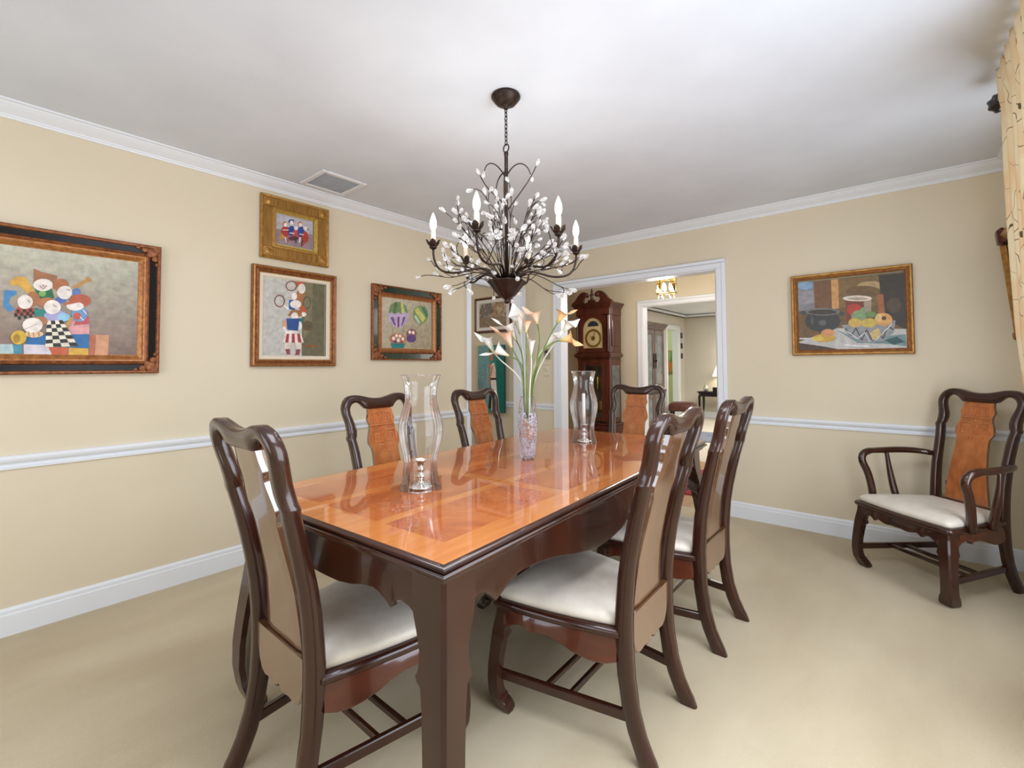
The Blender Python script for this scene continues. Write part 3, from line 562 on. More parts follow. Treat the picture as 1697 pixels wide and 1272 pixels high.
  ([(.745,.23),(.796,.125),(.805,.135),(.755,.238)],(74,76,80)),
  ([(.806,.127),(.849,.286),(.839,.292),(.796,.133)],(74,76,80)),
  ([(.841,.282),(.892,.238),(.897,.252),(.846,.296)],(74,76,80)),
  ([(.473,.248),(.57,.137),(.575,.145),(.478,.256)],(224,224,224)),
  ([(.575,.137),(.644,.216),(.64,.224),(.57,.145)],(224,224,224)),
  ([(.639,.218),(.678,.091),(.683,.097),(.645,.222)],(224,224,224)),
  ([(.737,.107),(.819,.226),(.814,.234),(.732,.117)],(224,224,224)),
  ([(.819,.226),(.885,.321),(.88,.331),(.814,.234)],(224,224,224)),
  ([(.683,.218),(.765,.284),(.788,.171),(.708,.113)],(204,180,120)),
  ([(.663,.442),(.655,.407),(.635,.381),(.606,.367),(.575,.369),(.545,.387),(.525,.419),(.519,.456),(.527,.492),(.548,.518),(.578,.532),(.609,.53),(.637,.51),(.657,.48)],(132,156,112)),
  ([(.658,.518),(.657,.496),(.649,.48),(.637,.472),(.626,.472),(.614,.484),(.606,.502),(.604,.524),(.608,.546),(.616,.562),(.627,.569),(.639,.569),(.65,.558),(.657,.54)],(126,152,112)),
  ([(.747,.46),(.742,.44),(.727,.427),(.709,.419),(.686,.421),(.668,.433),(.655,.448),(.65,.468),(.655,.488),(.67,.502),(.69,.51),(.711,.508),(.729,.496),(.742,.48)],(110,140,80)),
  ([(.619,.357),(.612,.331),(.594,.31),(.568,.3),(.54,.302),(.514,.315),(.496,.339),(.491,.367),(.498,.395),(.516,.415),(.542,.425),(.571,.423),(.596,.409),(.612,.385)],(206,172,84)),
  ([(.747,.345),(.741,.317),(.721,.296),(.695,.286),(.663,.288),(.637,.302),(.619,.325),(.612,.355),(.619,.383),(.639,.405),(.667,.417),(.696,.413),(.722,.399),(.741,.373)],(202,178,84)),
  ([(.887,.379),(.878,.341),(.857,.312),(.824,.296),(.79,.3),(.759,.319),(.737,.351),(.729,.391),(.739,.431),(.762,.46),(.793,.474),(.828,.47),(.859,.45),(.88,.417)],(216,164,96)),
  ([(.834,.401),(.833,.391),(.826,.381),(.818,.377),(.808,.377),(.8,.383),(.795,.393),(.793,.405),(.795,.417),(.801,.425),(.81,.429),(.818,.429),(.828,.423),(.833,.413)],(90,56,34)),
  ([(.793,.415),(.791,.393),(.783,.375),(.772,.365),(.76,.365),(.75,.377),(.744,.397),(.741,.419),(.744,.442),(.752,.46),(.762,.47),(.775,.468),(.785,.456),(.791,.438)],(226,196,130)),
  ([(.369,.161),(.358,.137),(.327,.119),(.279,.109),(.228,.111),(.181,.125),(.148,.147),(.136,.173),(.149,.196),(.182,.214),(.23,.222),(.282,.22),(.328,.206),(.36,.185)],(200,160,62)),
  ([(.363,.234),(.356,.21),(.337,.19),(.309,.183),(.279,.183),(.251,.196),(.233,.216),(.227,.242),(.233,.266),(.253,.284),(.281,.294),(.312,.292),(.338,.278),(.356,.258)],(208,146,96)),
  ([(.255,.157),(.248,.143),(.232,.131),(.207,.125),(.181,.127),(.156,.135),(.14,.147),(.133,.163),(.14,.179),(.158,.19),(.182,.194),(.209,.194),(.233,.187),(.25,.173)],(214,186,90)),
  ([(.005,.159),(.133,.153),(.133,.175),(.005,.181)],(214,212,208)),
  ([(.443,.052),(.678,.022),(.68,.042),(.443,.073)],(224,222,218)),
 ]),
}
# ---------------------------------------------------------------- the room shell
XL, XR, YB, YR, H = -3.156, 0.551, 4.032, -1.75, 2.44
def wallmesh(name, boxes, mat):
    mb = MB()
    for b in boxes: mb.box(*b)
    return struct(mb.build(name, mat))
T = .105
YB2 = YB + .131
D0, D1 = 3.14, 3.915            # doorway in the left wall (along y)
B0, B1, BH = -2.732, -1.163, 2.02  # doorway in the back wall (along x)
wallmesh('wall_left', [(XL - T, XL, YR, D0, 0, H), (XL - T, XL, D0, D1, 2.035, H), (XL - T, XL, D1, YB, 0, H)], M['wall'])
wallmesh('wall_back', [(-6.1, B0, YB, YB2, 0, H), (B0, B1, YB, YB2, BH, H), (B1, 1.7, YB, YB2, 0, H)], M['wall'])
WY0, WY1, WZ0, WZ1 = .55, 3.08, .35, 2.1
wallmesh('wall_right', [(XR, XR + .12, YR, WY0, 0, H), (XR, XR + .12, WY1, YB, 0, H), (XR, XR + .12, WY0, WY1, 0, WZ0), (XR, XR + .12, WY0, WY1, WZ1, H)], M['wall'])
RX0, RX1, RZ0, RZ1 = -2.5, -.3, .5, 2.1
wallmesh('wall_rear', [(XL - T, RX0, YR - .12, YR, 0, H), (RX1, XR + .12, YR - .12, YR, 0, H), (RX0, RX1, YR - .12, YR, 0, RZ0), (RX0, RX1, YR - .12, YR, RZ1, H)], M['wall'])
# side room seen through the left doorway
wallmesh('wall_side', [(-6.1, -6.0, .5, YB, 0, H), (-6.1, XL - T, .4, .5, 0, H)], M['wall'])
# hall beyond the back doorway
HY = 6.0; LX0, LX1, LH = -2.705, -1.45, 2.03
wallmesh('wall_hall', [(-6.1, LX0, HY, HY + .13, 0, H), (LX0, LX1, HY, HY + .13, LH, H), (LX1, 1.7, HY, HY + .13, 0, H), (-6.2, -6.1, YB2, HY, 0, H), (1.7, 1.8, YB, HY + .13, 0, H)], M['wall'])
# living room beyond the hall
GX, GY = -4.02, 11.3
G0, G1 = 10.2, 10.86
wallmesh('wall_living', [(GX - .14, GX, HY + .13, G0, 0, H), (GX - .14, GX, G0, G1, 2.05, H), (GX - .14, GX, G1, GY, 0, H), (GX - .14, 1.7, GY, GY + .1, 0, H), (1.7, 1.8, HY + .13, GY, 0, H)], M['wall_living'])
wallmesh('wall_green', [(-6.6, GX - .14, 11.75, 11.85, 0, H), (-6.6, -6.5, 9.2, 11.75, 0, H), (-6.6, GX - .14, 9.1, 9.2, 0, H)], M['greenwall'])
struct(MB().box(-6.6, 1.8, YR - .12, 11.9, H, H + .1).build('ceiling', M['ceiling']))
struct(MB().box(-6.1, XR + .12, YR - .12, YB + .02, -.06, 0).build('floor', M['carpet']))
struct(MB().box(-6.2, 1.8, YB + .02, HY + .06, -.06, 0).build('floor_hall', M['floor_wood']))
struct(MB().box(-6.6, 1.8, HY + .06, 11.9, -.06, 0).build('floor_living', M['carpet_far']))

CROWN = [(0, 2.376), (.009, 2.376), (.011, 2.383), (.017, 2.386), (.018, 2.392), (.030, 2.398), (.052, 2.411), (.068, 2.424), (.074, 2.431), (.088, 2.432), (.089, H), (0, H)]
RAIL = [(0, .752), (.011, .752), (.013, .765), (.007, .769), (.009, .779), (.020, .783), (.026, .792), (.029, .800), (.029, .811), (.024, .8146), (0, .8146)]
BASE = [(0, 0), (.015, 0), (.015, .093), (.011, .097), (.011, .113), (.006, .118), (.004, .1238), (0, .1238)]
tn = [0]
def run(prof, kind, a, b, name=None):
    """moulding along a wall from a to b; kind L/B/R gives the wall; ends mitred when they meet a room corner"""
    rings = []
    for e, c in ((a, 0), (b, 1)):
        ring = []
        for d, z in prof:
            if kind == 'L':
                y = e
                if c == 1 and abs(e - YB) < 1e-6: y = YB - d
                if c == 0 and abs(e - YR) < 1e-6: y = YR + d
                ring.append((XL + d, y, z))
            elif kind == 'R':
                y = e
                if c == 1 and abs(e - YB) < 1e-6: y = YB - d
                ring.append((XR - d, y, z))
            else:
                x = e
                if c == 0 and abs(e - XL) < 1e-6: x = XL + d
                if c == 1 and abs(e - XR) < 1e-6: x = XR - d
                ring.append((x, YB - d, z))
        rings.append(ring)
    tn[0] += 1
    return struct(MB().loft(rings, smooth=False).build(name or 'trim_%d' % tn[0], M['trim']))
run(CROWN, 'L', YR, YB); run(CROWN, 'B', XL, XR); run(CROWN, 'R', YR, YB)
CW = .07
run(RAIL, 'L', YR, D0 - .055); run(RAIL, 'B', XL, B0 - CW); run(RAIL, 'B', B1 + CW, XR); run(RAIL, 'R', WY1 + .11, YB)
run(BASE, 'L', YR, D0 - .055, 'baseboard_left'); run(BASE, 'B', XL, B0 - CW, 'baseboard_back'); run(BASE, 'B', B1 + CW, XR, 'baseboard_back_right'); run(BASE, 'R', YR, YB, 'baseboard_right')
def sideroom_rail(prof, nm):
    rings = [[(x, YB - d, z) for d, z in prof] for x in (-6.0, XL - T)]
    struct(MB().loft(rings, smooth=False).build(nm, M['trim']))
sideroom_rail(RAIL, 'trim_side_rail'); sideroom_rail(BASE, 'baseboard_side')
def casing(name, axis, a0, a1, top, wall, outdir, w, jamb):
    """door casing: two legs and a head on the wall face plus the white jamb lining through the wall"""
    mb = MB(); t = .02
    def P(al, ah, z0, z1, d0, d1):
        if axis == 'x': mb.rbox(al, ah, min(wall + outdir * d0, wall + outdir * d1), max(wall + outdir * d0, wall + outdir * d1), z0, z1, .004)
        else: mb.rbox(min(wall + outdir * d0, wall + outdir * d1), max(wall + outdir * d0, wall + outdir * d1), al, ah, z0, z1, .004)
    k = w * .42
    for lo, hi, o in ((a0 - w, a0 + .004, a0 - w), (a1 - .004, a1 + w, a1 + w - k)):
        P(lo, hi, 0, top - .004, 0, t * .7)
        P(o, o + k, .001, top + w - k, t * .69, t)
    P(a0 - w, a1 + w, top - .004, top + w, 0, t * .7); P(a0 - w, a1 + w, top + w - k, top + w, t * .69, t)
    P(a0 - .002, a0 + .014, 0, top, .001, -jamb); P(a1 - .014, a1 + .002, 0, top, .001, -jamb); P(a0, a1, top - .014, top + .002, .001, -jamb)
    return struct(mb.build(name, M['trim']))
casing('door_1', 'x', B0, B1, BH, YB, -1, .072, .131)
casing('door_2', 'y', D0, D1, 2.035, XL, 1, .055 , T)
casing('door_3', 'x', LX0, LX1, LH, HY, -1, .07, .13)
casing('door_4', 'y', G0, G1, 2.05, GX, 1, .09, .14)
# living room baseboard and crown on its two visible walls
mb = MB(); mb.box(GX, GX + .015, HY + .2, G0 - .1, 0, .13); mb.box(GX, 1.7, GY - .015, GY, 0, .13); struct(mb.build('baseboard_living', M['trim']))
mb = MB(); mb.rbox(GX, GX + .07, HY + .2, GY, 2.36, H, .03); mb.rbox(GX, 1.7, GY - .07, GY, 2.36, H, .03); struct(mb.build('trim_living_crown', M['trim']))

def window(name, axis, a0, a1, z0, z1, wall, out, nx=2, nz=2):
    w = MB()
    def P(al, ah, zl, zh, d0, d1):
        lo, hi = sorted((wall + out * d0, wall + out * d1))
        if axis == 'x': w.rbox(al, ah, lo, hi, zl, zh, .004)
        else: w.rbox(lo, hi, al, ah, zl, zh, .004)
    for al, ah, zl, zh in ((a0 - .08, a0, z0 - .08, z1 + .08), (a1, a1 + .08, z0 - .08, z1 + .08), (a0, a1, z1, z1 + .08), (a0 - .1, a1 + .1, z0 - .06, z0)): P(al, ah, zl, zh, 0, -.022)
    for i in range(nx + 1):
        a = a0 + (a1 - a0) * i / nx; P(max(a0, a - .02), min(a1, a + .02), z0, z1, .03, .07)
    for i in range(nz + 1):
        z = z0 + (z1 - z0) * i / nz; P(a0, a1, max(z0, z - .02), min(z1, z + .02), .032, .068)
    f = struct(w.build(name, M['trim']))
    g = MB(); d = wall + out * .05
    if axis == 'x': g.add([(a0, d, z0), (a1, d, z0), (a1, d, z1), (a0, d, z1)], [(0, 1, 2, 3)])
    else: g.add([(d, a0, z0), (d, a1, z0), (d, a1, z1), (d, a0, z1)], [(0, 1, 2, 3)])
    gp = g.build('window_glass', M['windowpane'], recalc=False); gp.parent = f; gp['kind'] = 'structure'
window('window_1', 'y', WY0, WY1, WZ0, WZ1, XR, 1)
window('window_2', 'x', RX0, RX1, RZ0, RZ1, YR, -1, 3, 2)  # unseen rear window, put in for light from behind the camera

# ceiling vent
v = thing('ceiling_vent', 'white slatted air vent in the ceiling above the left wall', 'vent', (-2.865, 1.575, H))
mb = MB(); s = .155
for a, b, c, d in ((-s, s, -s, -s + .032), (-s, s, s - .032, s), (-s, -s + .032, -s + .032, s - .032), (s - .032, s, -s + .032, s - .032)): mb.rbox(a, b, c, d, -.012, -.0005, .004)
mb.build('frame', M['vent'], v)
mb = MB()
for i in range(17):
    x = -s + .036 + i * (2 * s - .072) / 16
    mb.add([(x - .007, -s + .03, -.002), (x + .004, -s + .03, -.010), (x + .004, s - .03, -.010), (x - .007, s - .03, -.002)], [(0, 1, 2, 3)], 0, False)
mb.build('slats', M['vent'], v, recalc=False)
MB().box(-s + .03, s - .03, -s + .03, s - .03, -.0016, -.0006).build('backing', M['ventdark'], v)

# wall plates by the doorway and behind the armchair
sw = thing('light_switch', 'ivory light switch plate on the wall left of the wide doorway', 'switch', (-2.900, YB, 1.168))
MB().rbox(-.036, .036, -.007, 0, -.058, .058, .003).build('plate', M['plate'], sw); kb = MB().lathe([(.0, -.0), (.016, 0), (.015, .008), (0, .009)], 16).build('knob', M['plate'], sw)
kb.rotation_euler = (PI / 2, 0, 0); kb.location = (0, -.007, .008)
th = thing('thermostat', 'grey thermostat box above the light switch', 'thermostat', (-2.893, YB, 1.345))
MB().rbox(-.032, .032, -.022, 0, -.055, .055, .004).build('case', M['plategrey'], th); MB().box(-.02, .02, -.0235, -.022, .005, .035).build('display', M['slot'], th)
ol = thing('wall_outlet', 'ivory double outlet plate low on the back wall behind the armchair', 'outlet', (.225, YB, .448))
MB().rbox(-.06, .06, -.007, 0, -.058, .058, .003).build('plate', M['plate'], ol)
for cx_ in (-.024, .024):
    for cz in (-.02, .02): MB().rbox(cx_ - .011, cx_ + .011, -.0085, -.0069, cz - .013, cz + .013, .001).build('socket', M['plategrey'], ol)
# ---------------------------------------------------------------- dining table
TROT = math.radians(2.9)
TC = (-1.382, 1.779)
def tloc(lx, ly, z=0):
    return (TC[0] + lx * math.cos(TROT) - ly * math.sin(TROT), TC[1] + lx * math.sin(TROT) + ly * math.cos(TROT), z)
table = thing('dining_table', 'long dining table with glossy orange burl top and dark scalloped apron', 'table', (TC[0], TC[1], 0), TROT)
TX, TY = .53, 1.1
def rr(i, z): return [(-TX + i, -TY + i, z), (TX - i, -TY + i, z), (TX - i, TY - i, z), (-TX + i, TY - i, z)]
mb = MB()
prof = [(.017, .7602), (.011, .7600), (.005, .7575), (.002, .753), (.004, .7485), (.010, .746), (.010, .7435), (.004, .741), (.001, .736), (.002, .731), (.008, .728), (.016, .7235), (.021, .716), (.021, .712)]
mb.loft([rr(i, z) for i, z in prof], cap=False, smooth=False)
mb.add(rr(.021, .712), [(0, 1, 2, 3)], 0, False)
mb.build('table_edge', M['dark'], table, angle=50)
mb = MB(); mb.add(rr(.0165, .7603), [(0, 1, 2, 3)], 0, False); mb.build('tabletop', M['burl'], table, recalc=False)
# aprons: scalloped lower edge given as (distance from the middle, z)
def lobes(pts, half):
    full = [(-x, z) for x, z in pts[::-1]] + pts[(1 if pts[0][0] == 0 else 0):]
    return full
LONG = [(0, .588), (.018, .573), (.03, .562), (.06, .552), (.12, .545), (.2, .540), (.26, .541), (.34, .552), (.45, .575), (.55, .600), (.62, .613), (.70, .622), (.76, .624), (.80, .615), (.835, .600), (.866, .586), (.874, .594), (.89, .610), (.915, .626), (.94, .631), (.97, .618), (.99, .600)]
SHORT = [(0, .590), (.06, .591), (.12, .600), (.17, .613), (.22, .619), (.25, .614), (.275, .601), (.295, .588), (.303, .597), (.318, .612), (.34, .618), (.37, .612), (.39, .600), (.41, .590)]
def apron(name, prof, axis, off, sgn):
    P = lobes(prof, 0); mb = MB(); t = .012
    rows = []
    for a, z in P:
        def q(d, zz):
            return (sgn * (off + d), a, zz) if axis == 'y' else (a, sgn * (off + d), zz)
        rows.append([q(0, .713), q(.006, .69), q(.006, z + .022), q(.0075, z + .014), q(.0075, z + .003), q(.004, z), q(-.016, z), q(-.016, .713)])
    mb.loft(rows, smooth=False)
    return mb.build(name, M['dark'], table, angle=35)
apron('apron', LONG, 'y', TX - .045, 1); apron('apron', LONG, 'y', TX - .045, -1)
apron('apron', SHORT, 'x', TY - .045, 1); apron('apron', SHORT, 'x', TY - .045, -1)
def table_leg(sx, sy):
    """cabriole leg of square section with a chamfered outer corner, an inner spur and a hoof that turns in"""
    zs = [(.713, .0355, .112), (.66, .035, .112), (.61, .032, .108), (.57, .027, .094), (.53, .022, .083), (.49, .018, .087), (.474, .016, .097), (.462, .015, .090), (.455, .014, .079), (.40, .008, .073), (.32, .0, .070), (.24, -.006, .068), (.16, -.006, .064), (.10, .002, .062), (.07, .010, .066), (.060, .014, .070), (.054, .016, .064), (.04, .022, .066), (.015, .034, .060), (0, .042, .050)]
    mb = MB(); rings = []
    for z, i, w in zs:
        ox, oy = TX - i, TY - i    # outer corner
        c = .010
        pts = [(ox - c, oy), (ox - w, oy), (ox - w, oy - .02), (ox - w * .62, oy - w * .62), (ox - .02, oy - w), (ox, oy - w), (ox, oy - c)]
        rings.append([(sx * x, sy * y, z) for x, y in pts])
    mb.loft(rings, smooth=True)
    return mb.build('leg', M['dark'], table, angle=32)
for sx in (-1, 1):
    for sy in (-1, 1): table_leg(sx, sy)
# ---------------------------------------------------------------- chairs
YC = [(0, -0.316), (0.03, -0.304), (0.06, -0.288), (0.12, -0.264), (0.2, -0.247), (0.3, -0.238), (0.42, -0.237), (0.5, -0.2427), (0.5823, -0.2516), (0.6543, -0.2658), (0.7572, -0.2902), (0.8704, -0.3203), (0.963, -0.345), (1.0762, -0.3721)]
CHAIRPOS = [(-1.395, .868, math.radians(-.5)), (-.928, 1.523, math.radians(91.5)), (-.932, 2.262, math.radians(89.5)), (-1.835, 1.49, math.radians(-87)), (-1.83, 2.24, math.radians(-87)), (-1.567, 3.045, math.radians(182.9))]
ARMPOS = ((.105, 3.527, 0), math.radians(138))
def yc(z): return smoothstep_tab(YC, z)
HD = [(0, .030), (.05, .028), (.2, .026), (.42, .027), (.6, .025), (.8, .022), (1.06, .021)]
def ladder(mb, pairs, chamfer=.007, m=0):
    """a flat bent member given by (outer, inner) points in the front view, with a rounded section, following the rake of the back"""
    rings = []
    for (ox, oz), (ix, iz) in pairs:
        O = Vector((ox, 0, oz)); I = Vector((ix, 0, iz)); w = (I - O); L = w.length; w = w / max(L, 1e-6); c = min(chamfer, L * .35)
        ring = []
        for P, k in ((O, 1), (O + w * c, 2), (I - w * c, 2), (I, 1), (I, -1), (I - w * c, -2), (O + w * c, -2), (O, -1)):
            hd = smoothstep_tab(HD, P.z)
            d = hd if abs(k) == 2 else hd - chamfer
            ring.append((P.x, yc(P.z) + (d if k > 0 else -d), P.z))
        rings.append(ring)
    mb.loft(rings, m=m)
STILE = [((.186, .415), (.149, .415)), ((.186, .48), (.150, .48)), ((.187, .55), (.152, .55)), ((.189, .62), (.154, .62)), ((.191, .70), (.156, .70)), ((.195, .77), (.159, .77)), ((.200, .815), (.164, .812)), ((.2065, .832), (.1675, .828)), ((.206, .838), (.167, .835)), ((.2005, .846), (.161, .845)), ((.1985, .870), (.156, .872)), ((.200, .90), (.159, .90)), ((.207, .93), (.168, .925)), ((.213, .955), (.176, .950)), ((.214, .978), (.178, .970)), ((.209, .998), (.174, .984)), ((.199, 1.017), (.167, .995)), ((.184, 1.033), (.157, 1.003)), ((.165, 1.043), (.144, 1.0075)), ((.145, 1.047), (.130, 1.007)), ((.125, 1.0465), (.116, 1.002)), ((.105, 1.043), (.104, .993)), ((.088, 1.0385), (.093, .981)), ((.075, 1.035), (.083, .970)), ((.055, 1.030), (.060, .968)), ((.028, 1.0255), (.030, .968)), ((0, 1.024), (0, .968))]
SPLAT0 = [(.969, .073), (.955, .074), (.94, .076), (.928, .080), (.917, .084), (.908, .083), (.897, .078), (.885, .076), (.87, .078), (.85, .085), (.825, .093), (.808, .096), (.795, .094), (.785, .087), (.775, .081), (.755, .079), (.72, .080), (.68, .083), (.63, .088), (.58, .093), (.54, .097), (.50, .101), (.46, .105), (.432, .108)]
WS = 1.03
def raise_(z): return z + max(0, z - .5) * .05 - max(0, z - .968) * .1
STILE = [((a * WS, raise_(b)), (c * WS, raise_(d))) for (a, b), (c, d) in STILE]
SPLAT = [(raise_(a), b * WS) for a, b in SPLAT0]
def splat_mesh():
    mb = MB(); ncol = 9; rows = []
    for z, hw in SPLAT:
        y = yc(z) + .002; t = .010
        fr = []; bk = []
        for j in range(ncol):
            u = -1 + 2 * j / (ncol - 1); dish = .006 * (u * u)   # slightly hollow
            e = .003 if abs(u) == 1 else 0
            fr.append((hw * u, y + t - .004 + dish - e, z)); bk.append((hw * u, y - t + e, z))
        rows.append((fr, bk))
    mb.loft([r[0] for r in rows], closed=False, cap=False, m=1)
    mb.loft([r[1] for r in rows], closed=False, cap=False, m=0)
    mb.loft([[r[0][0], r[1][0]] for r in rows], closed=False, cap=False, m=0, smooth=False)
    mb.loft([[r[0][-1], r[1][-1]] for r in rows], closed=False, cap=False, m=0, smooth=False)
    for r in (rows[0], rows[-1]): mb.add(r[0] + r[1][::-1], [tuple(range(2 * ncol))], 0, False)
    return mb
def key(cx, cz, w, h, sx):
    """one squared spiral of the fretwork, mirrored by sx"""
    p = [(-.5, -.5), (-.5, .5), (.5, .5), (.5, -.5), (-.22, -.5), (-.22, .2), (.2, .2), (.2, -.2), (0, -.2)]
    return [(cx + sx * x * w, cz + z * h) for x, z in p]
def fretwork():
    mb = MB(); lines = []
    for s in (-1, 1):
        lines.append(key(s * .037, .922, .054, .044, -s)); lines.append(key(s * .043, .832, .066, .056, -s)); lines.append(key(s * .030, .772, .040, .030, -s))
    lines += [[(0, .948), (0, .755)], [(-.074, .886), (.074, .886)], [(-.07, .950), (.07, .950)]]
    w = .0045
    def S(x, z, d):
        z = raise_(z); x = x * WS
        hw = smoothstep_tab([(a, b) for a, b in SPLAT[::-1]], z); u = max(-1, min(1, x / hw))
        return (x, yc(z) + .002 + .006 + .006 * u * u + d, z)
    for L in lines:
        for (ax, az), (bx, bz) in zip(L, L[1:]):
            dx, dz = bx - ax, bz - az; l = math.hypot(dx, dz); nx, nz = -dz / l * w / 2, dx / l * w / 2; ex, ez = dx / l * w / 2, dz / l * w / 2
            a = [(ax - ex + nx, az - ez + nz), (bx + ex + nx, bz + ez + nz), (bx + ex - nx, bz + ez - nz), (ax - ex - nx, az - ez - nz)]
            vs = [S(x, z, -.001) for x, z in a] + [S(x * .995, z, .0028) for x, z in a]
            mb.add(vs, [(4, 5, 6, 7), (0, 1, 5, 4), (1, 2, 6, 5), (2, 3, 7, 6), (3, 0, 4, 7)], 0, False)
    return mb
FH, RH, FY, RY = .272, .188, .222, -.222      # seat plan: half widths and depths
def seat_ring(i, z, bow=.016, n=6):
    """outline of the seat, inset by i, front edge slightly bowed"""
    f, r = FH - i * 1.05, RH - i * 1.05; y0, y1 = RY + i, FY - i
    out = []
    k = .018
    out += [(-r, y0), (r, y0)]
    for j in range(1, n): # right side, slight bow outwards
        t = j / n; out.append((r + (f - r) * t + .012 * math.sin(PI * t), y0 + (y1 - k - y0) * t))
    out.append((f, y1 - k)); out.append((f - k * .4, y1 - k * .3))
    for j in range(0, n + 1):
        t = j / n; x = (f - k) * (1 - 2 * t); out.append((x, y1 + bow * math.sin(PI * t)))
    out.append((-f + k * .4, y1 - k * .3)); out.append((-f, y1 - k))
    for j in range(n - 1, 0, -1):
        t = j / n; out.append((-(r + (f - r) * t + .012 * math.sin(PI * t)), y0 + (y1 - k - y0) * t))
    return [(x, y, z) for x, y in out]
def apron_piece(p, q, prof, bulge, name, parent, mat):
    """scalloped apron from p to q (floor plan points), prof = (t, lower z), leaning outwards as it goes down"""
    p, q = Vector((p[0], p[1], 0)), Vector((q[0], q[1], 0)); d = (q - p); n = Vector((-d.y, d.x, 0)).normalized(); mb = MB(); rows = []
    for t, z in prof:
        o = p + d * t + n * (bulge * math.sin(PI * t)); 
        def P(off, zz): v = o + n * off; return (v.x, v.y, zz)
        zm = (z + .362) / 2
        rows.append([P(0, .363), P(.004, zm + .02), P(.009, z + .012), P(.010, z + .004), P(.006, z), P(-.014, z), P(-.014, .363)])
    mb.loft(rows, smooth=True)
    return mb.build(name, mat, parent, angle=40)
SIDEP = [(0, .292), (.05, .305), (.10, .316), (.15, .322), (.185, .323), (.22, .318), (.248, .311), (.266, .304), (.285, .311), (.334, .315), (.42, .316), (.52, .308), (.63, .290), (.73, .279), (.82, .274), (.92, .277), (1, .288)]
FRONTH = [(0, .312), (.06, .313), (.12, .309), (.16, .309), (.21, .315), (.25, .320), (.285, .314), (.305, .305), (.325, .313), (.36, .322), (.40, .322), (.435, .312), (.47, .298), (.5, .282)]
def front_leg(sx, parent):
    zs = [(.364, .000, .064), (.34, .000, .063), (.315, -.004, .060), (.295, -.008, .056), (.278, -.011, .056), (.264, -.013, .062), (.256, -.014, .061), (.248, -.015, .054), (.21, -.019, .052), (.16, -.024, .050), (.11, -.026, .049), (.075, -.024, .050), (.058, -.022, .053), (.052, -.021, .059), (.046, -.019, .057), (.03, -.012, .061), (.012, -.004, .060), (.003, .002, .055), (0, .006, .050)]
    mb = MB(); rings = []
    for z, i, w in zs:
        ox, oy = FH - .008 - i * .8, FY - .006 - i; c = .007
        pts = [(ox - c, oy), (ox - w, oy), (ox - w, oy - .024), (ox - w * .86, oy - w * .86), (ox - .024, oy - w), (ox, oy - w), (ox, oy - c)]
        rings.append([(sx * x, y, z) for x, y in pts])
    mb.loft(rings)
    return mb.build('leg', M['dark'], parent, angle=34)
